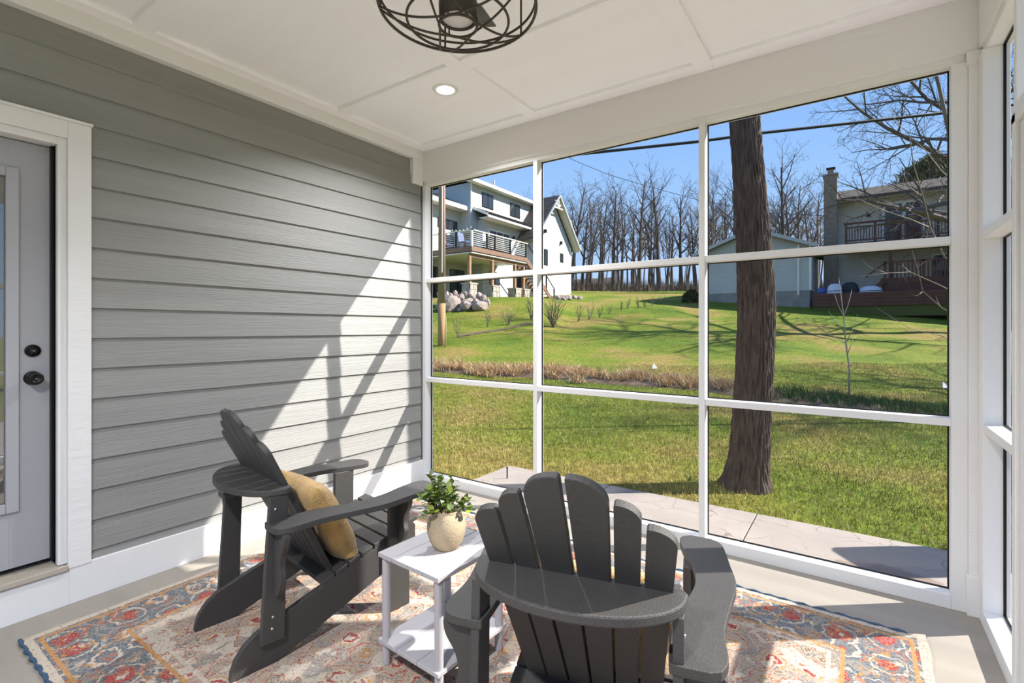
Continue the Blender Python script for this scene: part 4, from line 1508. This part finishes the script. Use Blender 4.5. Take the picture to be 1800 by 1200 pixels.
# walk-out level under the deck
for (a, b, c, d) in ((21.0, 22.6, 3.05, 5.1), (23.2, 24.6, 3.05, 5.1)):
    H1.winx(a, b, c, d, -20.9, 1)
H1.winx(25.6, 26.7, 4.0, 5.1, -19.6, 1)
f = H1.winx(28.4, 29.6, 3.1, 5.1, -19.6, 1)
# gabled wing
XG, GY0, GYP, GY1 = -18.5, 29.35, 32.0, 34.7
H1.poly('gable_wall', [(GY0, 2.8), (GY1, 2.8), (GY1, 7.75), (GYP, 10.75), (GY0, 7.8)], lambda a, b, t: (t, a, b), -24.0, XG, M_hside)
for y0_, z0_, y1_, z1_ in ((GYP, 11.22, GY1 + 0.60, 7.62), (GYP, 11.22, GY0 - 0.60, 7.66)):
    H1.beam('gable_roof', (XG - 2.4, y0_, z0_ - 0.0), (XG - 2.4, y1_, z1_), 5.8, 0.12, M_shingle, up=(1, 0, 0)) if False else None
    q = [(XG + 0.5, y0_, z0_), (XG - 5.5, y0_, z0_), (XG - 5.5, y1_, z1_), (XG + 0.5, y1_, z1_)]
    mb = MB(); lo = [Vector(p) - H1.l for p in q]
    mb.quadbox([p - Vector((0, 0, 0.14)) for p in lo] + lo)
    mb.build('gable_roof', M_shingle, H1.o)
    H1.beam('rake_board', (XG + 0.5, y0_, z0_ - 0.06), (XG + 0.5, y1_, z1_ - 0.06), 0.06, 0.26, M_hwhite, up=(1, 0, 0))
    H1.beam('rake_soffit', (XG + 0.25, y0_, z0_ - 0.20), (XG + 0.25, y1_, z1_ - 0.20), 0.5, 0.04, M_hside2, up=(0, 0.6, 0.8))
tr_ = H1.beam('gable_truss', (XG + 0.45, GYP - 0.75, 10.25), (XG + 0.45, GYP + 0.75, 10.25), 0.09, 0.09, M_hwhite)
for (a, b, c, d) in ((GYP, 10.25, GYP, 11.1), (GYP, 10.3, GYP - 0.5, 10.75), (GYP, 10.3, GYP + 0.5, 10.75)):
    H1.beam('truss_web', (XG + 0.45, a, b), (XG + 0.45, c, d), 0.08, 0.08, M_hwhite, tr_, up=(1, 0, 0))
H1.winx(30.62, 31.15, 5.95, 7.12, XG, 0)
H1.winx(33.0, 33.5, 6.42, 7.1, XG, 0)
H1.box('wall_lamp', XG, 30.55, 8.25, XG + 0.22, 30.7, 8.5, M_black)
H1.box('wall_lamp', XG, 33.0, 7.75, XG + 0.15, 33.12, 8.0, M_black)
H1.box('corner_board', XG - 0.02, GY1 - 0.12, 3.6, XG + 0.03, GY1 + 0.03, 7.7, M_hwhite)

# deck
DK = Thing('raised_deck', (-18.4, 24, 3.1), 'raised brown timber deck with cable railing along the pale house', 'deck')
DX, DYN, DYE, DZT = -17.2, 20.92, 26.5, 5.86
for i in range(16):
    y = DYN + i * (DYE - DYN) / 16
    DK.box('deck_board', -20.9 if y < 24.6 else -19.6, y + 0.005, DZT - 0.04, DX - 0.02, y + (DYE - DYN) / 16 - 0.005, DZT, M_deckw)
DK.box('fascia', DX - 0.04, DYN, 5.60, DX, DYE, DZT, M_deckw)
DK.box('fascia', -20.9, DYN - 0.04, 5.60, DX, DYN, DZT, M_deckw)
DK.box('soffit', -20.9, DYN, 5.50, DX - 0.05, DYE, 5.56, M_hwhite)
DK.box('edge_beam', DX - 0.35, DYN + 0.1, 5.30, DX - 0.2, DYE, 5.52, M_deckw)
for y in (20.98, 23.05, 25.38, 26.35):
    DK.box('post', DX - 0.34, y - 0.08, 3.8, DX - 0.18, y + 0.08, 5.4, M_postw)
    pr = DK.box('stone_pier', DX - 0.55, y - 0.3, 2.2, DX + 0.03, y + 0.3, 3.78, M_stone)
    DK.box('pier_cap', DX - 0.6, y - 0.35, 3.78, DX + 0.08, y + 0.35, 3.86, M_stone, pr)
    for r_ in range(5):
        for c_ in range(2):
            o_ = 0.15 * (r_ % 2)
            DK.box('pier_stone', DX - 0.02, y - 0.3 + c_ * 0.3 + o_ * 0.5, 2.3 + r_ * 0.3, DX + 0.06 - 0.015 * (r_ % 2), y - 0.03 + c_ * 0.3 - o_ * 0.3, 2.57 + r_ * 0.3, M_stone, pr)
RT = 6.75
for y in (20.95, 22.3, 23.05, 24.6, 26.35):
    DK.box('rail_post', DX - 0.12, y - 0.05, DZT, DX - 0.02, y + 0.05, RT, M_black if y > 21 else M_hwhite)
for x in (-18.4, -19.6, -20.8):
    DK.box('rail_post', x - 0.05, DYN, DZT, x + 0.05, DYN + 0.1, RT, M_black)
DK.box('top_rail', DX - 0.13, DYN, RT, DX, DYE, RT + 0.05, M_hwhite)
DK.box('top_rail', -20.9, DYN, RT, DX, DYN + 0.12, RT + 0.05, M_hwhite)
for k_ in range(7):
    z = DZT + 0.12 + k_ * 0.11
    DK.beam('rail_cable', (DX - 0.07, DYN, z), (DX - 0.07, DYE, z), 0.022, 0.022, M_hwhite)
    DK.beam('rail_cable', (-20.9, DYN + 0.05, z), (DX, DYN + 0.05, z), 0.022, 0.022, M_hwhite)
# stairs
S0, S1 = Vector((DX - 0.5, 26.5, 5.80)), Vector((DX - 0.5, 30.0, 3.15))
for dx in (-0.55, 0.45):
    DK.beam('stair_stringer', S0 + Vector((dx, 0, -0.12)), S1 + Vector((dx, 0, -0.12)), 0.06, 0.30, M_deckw)
    DK.beam('stair_rail', S0 + Vector((dx, 0.1, 0.92)), S1 + Vector((dx, 0, 0.92)), 0.05, 0.05, M_black)
    for t in (0.35, 0.68, 0.98):
        p = S0.lerp(S1, t) + Vector((dx, 0, 0))
        DK.box('stair_post', p.x - 0.04, p.y - 0.04, p.z - 0.1, p.x + 0.04, p.y + 0.04, p.z + 0.92, M_black)
for i in range(13):
    p = S0.lerp(S1, (i + 0.6) / 13.5)
    DK.box('tread', p.x - 0.55, p.y - 0.15, p.z - 0.03, p.x + 0.45, p.y + 0.13, p.z + 0.01, M_deckw)
# things on and under the deck
gr = Thing('covered_grill', (-18.2, 24.2, 5.86), 'grill under a black cover on the raised deck', 'grill')
gr.poly('cover', [(-0.75, 0), (0.75, 0), (0.7, 0.75), (0.4, 0.8), (0.3, 1.15), (-0.3, 1.15), (-0.42, 0.8), (-0.7, 0.75)], lambda a, b, t: (-18.2 + t, 24.2 + a, 5.86 + b), -0.3, 0.3, M_grill)
for a in (-0.6, 0.6):
    gr.box('wheel', -18.2 - 0.1, 24.2 + a - 0.05, 5.86, -18.2 + 0.1, 24.2 + a + 0.05, 5.98, M_black)


def chair_small(name, loc, label, m, fm):
    c = Thing(name, loc, label, 'chair')
    x, y, z = loc
    c.box('seat', x - 0.27, y - 0.27, z + 0.38, x + 0.27, y + 0.27, z + 0.44, m)
    c.beam('backrest', (x - 0.25, y, z + 0.42), (x - 0.40, y, z + 1.0), 0.52, 0.06, m, up=(1, 0, 0))
    for a in (-0.24, 0.24):
        for b in (-0.24, 0.24):
            c.box('leg', x + a - 0.025, y + b - 0.025, z, x + a + 0.025, y + b + 0.025, z + 0.4, fm)


chair_small('deck_chair', (-18.3, 21.6, 5.86), 'blue deck chair at the railing corner of the raised deck', M_cblue, M_black)
chair_small('deck_chair', (-19.8, 21.7, 5.86), 'blue deck chair farthest from the railing corner of the raised deck', M_cblue, M_black)
chair_small('patio_chair', (-18.6, 22.1, 3.12), 'black metal chair in the shade under the raised deck', M_black, M_black)
# string of bulbs on the deck railing corner
sb = tag(empty('string_light', (-19, DYN, RT)), 'string of small white bulbs along the near deck railing', 'lights')
for k_ in range(14):
    MB().lathe([(0, -0.045), (0.04, -0.02), (0.045, 0.015), (0, 0.05)], ((-1.8 + k_ * 0.27), -0.02, 0.10 + 0.06 * math.cos(k_ * 0.9)), 8).build('bulb', M_hwhite, sb)
MB().tube([(-1.9 + k_ * 0.135, -0.02, 0.15 + 0.06 * math.cos(k_ * 0.45)) for k_ in range(28)], 0.008, 4).build('wire', M_black, sb)

# ------------------------------------------------------------------ boulders


def boulder_mesh(seed):
    bm = bmesh.new()
    bmesh.ops.create_icosphere(bm, subdivisions=2, radius=1.0)
    g = random.Random(seed)
    ks = [(Vector((g.gauss(0, 1), g.gauss(0, 1), g.gauss(0, 1))).normalized(), g.uniform(0.55, 0.82)) for _ in range(15)]
    for v in bm.verts:
        for nrm, d in ks:
            h = v.co.dot(nrm)
            if h > d:
                v.co -= nrm * (h - d) * 0.95
        v.co *= 1 + g.uniform(-0.03, 0.03)
    me = bpy.data.meshes.new('boulder'); bm.to_mesh(me); bm.free()
    me.materials.append(M_boulder)
    return me


bms = [boulder_mesh(i) for i in range(6)]
BL = [(150, 1112, 34, 45, 24.4), (218, 1105, 56, 56, 24.4), (310, 1118, 46, 32, 24.3), (408, 1112, 56, 34, 24.3), (460, 1100, 26, 40, 24.6), (262, 1075, 20, 24, 24.9), (182, 1035, 26, 22, 25.3), (158, 1052, 18, 26, 25.0), (240, 1022, 16, 16, 25.8),
      (284, 1050, 24, 24, 25.2), (330, 1078, 34, 24, 24.8), (366, 1052, 20, 22, 25.2), (410, 1045, 24, 24, 25.3), (438, 1062, 20, 26, 25.0), (345, 1036, 18, 16, 25.6), (304, 1024, 20, 16, 25.8), (212, 1042, 18, 24, 25.2), (254, 1046, 16, 20, 25.4), (385, 1078, 24, 18, 24.8),
      (270, 1138, 18, 14, 24.1), (196, 1075, 18, 20, 24.8), (132, 1080, 20, 30, 24.8), (435, 1135, 20, 14, 24.2), (130, 1030, 22, 22, 25.4)]
big = {1: 'largest round boulder in the pile below the deck', 3: 'wide flat-topped boulder at the open end of the pile', 2: 'low wide boulder beside the largest one in the pile'}
for i, (cx, cy, w, h, u) in enumerate(BL):
    p = sp(740 + cx / 4, 260 + cy / 4, u)
    g = gzf(p.x, p.y)
    o = bpy.data.objects.new('boulder', bms[i % 6]); COL.objects.link(o)
    k_ = u / 868 / 4
    hz = h * k_ * 1.4
    p.z = max(p.z, g + hz * 0.3) if cy > 1090 else p.z
    o.location = p
    o.scale = (w * k_ * 1.4, w * k_ * 1.3, hz)
    o.rotation_euler = (0, 0, i * 1.3)
    tag(o, big.get(i, 'pale pinkish boulder in the pile below the raised deck'), 'boulder', 'boulders piled below the deck')
rs = random.Random(4)
for i in range(22):
    px = 980 + 42 * rs.random(); row = 519 + 11 * rs.random() * (1 - (px - 980) / 70)
    u = 33.2
    p = gp(px, u + rs.uniform(-1, 1))
    o = bpy.data.objects.new('rubble_stone', bms[i % 6]); COL.objects.link(o)
    s = rs.uniform(0.12, 0.30)
    o.location = p + Vector((0, 0, s * 0.3)); o.scale = (s, s * 1.1, s * 0.75); o.rotation_euler = (0, 0, rs.uniform(0, 6))
    tag(o, 'white rubble stone at the foot of the gabled wall', 'stone', 'rubble stones by the gable')

# ------------------------------------------------------------------ garage
G = Thing('garage', (-5.1, 35, 2.8), 'pale gabled garage with a concrete foundation and white downspout behind the big trunk', 'garage')
YG = 33.1
G.box('foundation', -8.25, YG + 0.02, 2.0, -2.16, YG + 7, 3.58, M_found)
G.poly('gable_wall', [(-8.3, 3.55), (-2.12, 3.55), (-2.12, 6.15), (-5.15, 7.28), (-8.3, 6.1)], lambda a, b, t: (a, t, b), YG, YG + 7, M_hside2)
for x1_, z1_ in ((-1.70, 6.08), (-8.66, 6.08)):
    q = [Vector(p) - G.l for p in ((-5.15, YG - 0.35, 7.45), (x1_, YG - 0.35, z1_), (x1_, YG + 7.3, z1_), (-5.15, YG + 7.3, 7.45))]
    MB().quadbox([p - Vector((0, 0, 0.10)) for p in q] + q).build('roof', M_shingle2, G.o)
    G.beam('rake_board', (-5.15, YG - 0.37, 7.36), (x1_, YG - 0.37, z1_ - 0.06), 0.04, 0.20, M_hside2)
G.box('downspout', -2.78, YG - 0.08, 3.3, -2.68, YG, 6.2, M_hwhite)
G.box('corner_board', -2.20, YG - 0.02, 3.55, -2.08, YG + 0.06, 6.15, M_hwhite)

# ------------------------------------------------------------------ house with red decks
H2 = Thing('split_level_house', (3, 40, 3.2), 'cream house with a shingled roof and brick chimney beyond the garage', 'house')
YH = 37.0
H2.box('wall', -1.06, YH, 2.6, 12.0, YH + 8, 9.25, M_hside3)
H2.poly('roof', [(YH - 0.75, 9.16), (YH - 0.75, 9.30), (YH + 3.6, 10.75), (YH + 8.5, 9.3), (YH + 8.5, 9.16)], lambda a, b, t: (t, a, b), -1.55, 12.6, M_shingle2)
H2.box('gutter', -1.55, YH - 0.86, 9.12, 12.6, YH - 0.72, 9.28, M_shingle)
H2.box('soffit', -1.5, YH - 0.75, 9.10, 12.5, YH, 9.16, M_hwhite)
ch = H2.box('chimney', -1.62, YH - 1.0, 2.8, -0.92, YH - 0.1, 10.75, M_brick)
H2.box('chimney_cap', -1.68, YH - 1.06, 10.75, -0.86, YH - 0.04, 10.85, M_found, ch)
H2.box('flue', -1.42, YH - 0.75, 10.85, -1.1, YH - 0.4, 11.15, M_brick, ch)
H2.box('flue_cap', -1.5, YH - 0.83, 11.22, -1.02, YH - 0.32, 11.27, M_black, ch)
for r_ in range(26):
    for c_ in range(3):
        off = 0.115 * (r_ % 2)
        a = -1.62 + c_ * 0.235 + off - 0.06
        H2.box('chimney_course', max(a, -1.62), YH - 1.015, 3.0 + r_ * 0.298, min(a + 0.225, -0.92), YH - 0.99, 3.285 + r_ * 0.298, M_brick, ch)
sd = H2.box('sliding_door', 1.3, YH - 0.06, 6.35, 3.25, YH, 8.85, M_hwhite)
for a, b in ((1.45, 2.22), (2.42, 3.1)):
    H2.box('pane', a, YH - 0.08, 6.5, b, YH - 0.02, 8.72, M_glassd, sd)
H2.winy(5.2, 7.4, 6.9, 8.6, YH, 1, M_hwhite)
H2.winy(3.6, 5.4, 4.0, 5.6, YH, 1, M_hwhite)
H2.box('wall_lamp', 0.55, YH - 0.15, 8.15, 0.72, YH, 8.4, M_black)
D2 = Thing('upper_deck', (4, 35.6, 3.2), 'upper red-brown deck with a picket railing on the cream house', 'deck')
YD = 34.5
D2.box('floor_frame', -0.5, YD, 6.05, 12.0, YH, 6.28, M_deckred)
D2.box('top_rail', -0.56, YD - 0.06, 7.34, 12.0, YD + 0.08, 7.44, M_deckred)
D2.box('mid_rail', -0.5, YD - 0.03, 7.12, 12.0, YD + 0.03, 7.20, M_deckred)
D2.box('bottom_rail', -0.5, YD - 0.03, 6.36, 12.0, YD + 0.03, 6.44, M_deckred)
for i in range(6):
    x = -0.45 + i * 1.35
    D2.box('rail_post', x - 0.06, YD - 0.05, 6.05, x + 0.06, YD + 0.06, 7.40, M_deckred)
for i in range(44):
    x = -0.32 + i * 0.135
    D2.box('picket', x, YD - 0.02, 6.40, x + 0.045, YD + 0.02, 7.14, M_deckred)
for x in (1.6, 5.0, 8.5):
    D2.box('support_post', x - 0.08, YD + 0.1, 2.8, x + 0.08, YD + 0.26, 6.05, M_deckred)
D3 = Thing('lower_deck', (4, 33.5, 3.2), 'lower red-brown deck with stairs below the upper one', 'deck')
YL = 33.2
D3.box('floor_frame', 1.15, YL, 3.75, 10.0, YD + 0.5, 4.05, M_deckred)
D3.box('skirt', 1.15, YL + 0.02, 2.9, 10.0, YL + 0.08, 3.8, M_deckred)
D3.beam('top_rail', (1.3, YL, 4.88), (10.0, YL, 5.02), 0.10, 0.08, M_deckred)
D3.beam('stair_rail', (1.3, YL, 4.86), (0.45, YL, 4.15), 0.10, 0.08, M_deckred)
D3.beam('stair_stringer', (1.2, YL + 0.2, 3.85), (0.35, YL + 0.2, 3.1), 0.9, 0.2, M_deckred)
for i in range(5):
    D3.box('rail_post', 1.24 + i * 1.6, YL - 0.05, 3.8, 1.36 + i * 1.6, YL + 0.05, 4.95, M_deckred)
for i in range(34):
    x = 1.45 + i * 0.16
    D3.box('picket', x, YL - 0.02, 4.0, x + 0.07, YL + 0.02, 4.9, M_deckred)
# low timber-edged terrace with covered heaps on it
TE = Thing('timber_terrace', (3, 35, 2.8), 'low timber-edged terrace along the foot of the cream house', 'terrace')
TE.box('fill', -1.9, 32.0, 2.0, 10.0, 37.0, 3.22, M_soil)
for i in range(4):
    TE.box('edge_timber', -1.95, 31.9, 2.55 + i * 0.18, 10.0, 32.05, 2.72 + i * 0.18, M_deckred)
for x, y, w, h, m, lab, nm in ((-1.55, 32.9, 0.55, 0.45, M_cblue, 'blue covered heap by the chimney foot', 'covered_heap'), (-0.95, 32.7, 0.75, 0.62, M_cwhite, 'white tarp-covered heap next to the black dome', 'covered_heap'),
                               (-0.25, 32.9, 0.85, 0.68, M_grill, 'round black dome cover between the white heaps', 'covered_heap'), (0.65, 32.9, 1.1, 0.42, M_cwhite, 'low white covered heap at the foot of the red stairs', 'covered_heap')):
    t = tag(empty(nm, (x, y, 3.22)), lab, 'heap')
    MB().lathe([(0, h), (w * 0.25, h * 0.97), (w * 0.42, h * 0.75), (w * 0.5, h * 0.3), (w * 0.55, -0.02)], seg=14).build('cover', m, t, smooth=True)
    MB().ring((0, 0, h * 0.32), w * 0.5, 0.015, 16, 5).build('tie_rope', M_black, t)

# distant pale building beyond the woods
FB = Thing('distant_barn', uv(88, 14.5, 5.8), 'low pale building far off behind the bare trees', 'building')
p = FB.l
FB.box('wall', p.x - 5, p.y - 2, p.z - 1, p.x + 4, p.y + 4, p.z + 3.2, M_hwhite)
FB.poly('roof', [(-2.5, 3.2), (1, 4.6), (4.5, 3.2)], lambda a, b, t: (p.x + t, p.y + a, p.z + b), -5.4, 4.4, M_shingle)
for i in range(3):
    FB.winy(p.x - 4 + i * 2.7, p.x - 3 + i * 2.7, p.z + 1.2, p.z + 2.4, p.y - 2, 0)

# ------------------------------------------------------------------ pole, stake, cables, flags
pole = tag(empty('utility_pole', gp(776.5, 17)), 'weathered wooden utility pole close to the siding wall corner', 'pole')
MB().tube([(0, 0, -0.4), (0, 0, 1.45)], [0.132, 0.130], 16).build('lower_pole', mat('pole_treated', (0.46, 0.27, 0.12), 0.8, 0.2, 3, stretch=(4, 4, 0.4)), pole, smooth=True)
MB().tube([(0, 0, 1.45), (0.02, 0, 9.0)], [0.130, 0.105], 16).build('upper_pole', M_pole, pole, smooth=True)
MB().tube([(0.10, -0.10, 2.5), (0.12, -0.11, 9.0)], 0.018, 6).build('conduit', M_hwhite, pole)
rp = tag(empty('red_cable', gp(780, 16.6)), 'thin red cable hanging beside the utility pole', 'cable')
MB().tube([Vector((0, 0, 3.3)), Vector((0.01, 0, 7.0))], 0.012, 5).build('cable', M_red, rp)
sk = tag(empty('wooden_stake', gp(782.5, 16.6)), 'short weathered wooden stake in front of the utility pole', 'stake')
MB().tube([(0, 0, -0.2), (0.01, 0, 0.5), (0.02, 0, 1.0)], [0.03, 0.028, 0.022], 7).build('stake', M_pole, sk, smooth=True)


def cable(name, pts, r, label):
    P_ = [sp(*q) for q in pts]
    o = tag(empty(name, P_[0]), label, 'cable')
    cu = []
    for i in range(len(P_) - 1):
        for k_ in range(8):
            cu.append(P_[i].lerp(P_[i + 1], k_ / 8) - P_[0])
    cu.append(P_[-1] - P_[0])
    MB().tube(cu, r, 6).build('line', M_cable, o, smooth=True)


cable('power_line', [(700, 300, 12), (955, 277.5, 12), (1230, 248.5, 12), (1340, 233.5, 12), (1668, 197.5, 12), (1900, 170, 12)], 0.036, 'thick black overhead cable crossing the sky behind the trunk')
cable('power_line', [(955, 255, 40), (1012, 283, 40), (1065, 305, 40), (1130, 325, 40), (1230, 352, 40), (1350, 374, 38), (1452, 379, 36)], 0.02, 'thin overhead wire sagging towards the chimney')
for px, u, lab in ((1151, 12.6, 'small white flag on the lawn behind the dead plants'), (1663, 10.2, 'small white flag on the lawn beside the corner column')):
    fl = tag(empty('marker_flag', gp(px, u)), lab, 'flag')
    MB().tube([(0, 0, 0), (0, 0, 0.16)], 0.003, 5).build('stick', M_black, fl)
    MB().prism([(-0.055, 0.06), (0.06, 0.07), (0.035, 0.14), (-0.01, 0.19), (-0.05, 0.12)], lambda a, b, t: (a * rx + 0.5 * (b - 0.06) * fx, a * ry + 0.5 * (b - 0.06) * fy + t, b), -0.004, 0.004).build('flag_cloth', M_flag, fl)
stick = tag(empty('metal_stake', gp(891.5, 4.75)), 'thin dark stake at the corner of the patio', 'stake')
MB().tube([(0, 0, -0.1), (0, 0, 0.13)], 0.006, 6).build('rod', M_black, stick)
MB().lathe([(0, 0.13), (0.009, 0.128), (0.009, 0.12), (0, 0.12)], seg=8).build('rod_cap', M_black, stick)

# unseen bin-shaped blocker added outside the porch corner to throw the broad patio shadow
wb = tag(empty('shadow_bin', (1.10, 4.58, -0.1), R_(38)), 'unseen dark bin added outside the corner column to shade the patio', 'bin')
MB().quadbox([(-.18, -.16, .06), (.18, -.16, .06), (.18, .16, .06), (-.18, .16, .06), (-.22, -.20, .94), (.22, -.20, .94), (.22, .20, .94), (-.22, .20, .94)]).build('body', M_grill, wb, bevel=0.02)
MB().quadbox([(-.24, -.215, .94), (.24, -.215, .94), (.24, .215, .94), (-.24, .215, .94), (-.19, -.17, 1.01), (.19, -.17, 1.01), (.19, .17, 1.01), (-.19, .17, 1.01)]).build('lid', M_grill, wb, bevel=0.015)
for s_ in (-1, 1):
    w_ = MB().lathe([(0, -.025), (.09, -.025), (.10, 0), (.09, .025), (0, .025)], seg=20).build('wheel', M_black, wb)
    w_.location = (.20, .16 * s_, .10); w_.rotation_euler = (R_(90), 0, 0)
MB().tube([(.26, -.15, .92), (.26, .15, .92)], .014, 8).build('handle', M_black, wb)
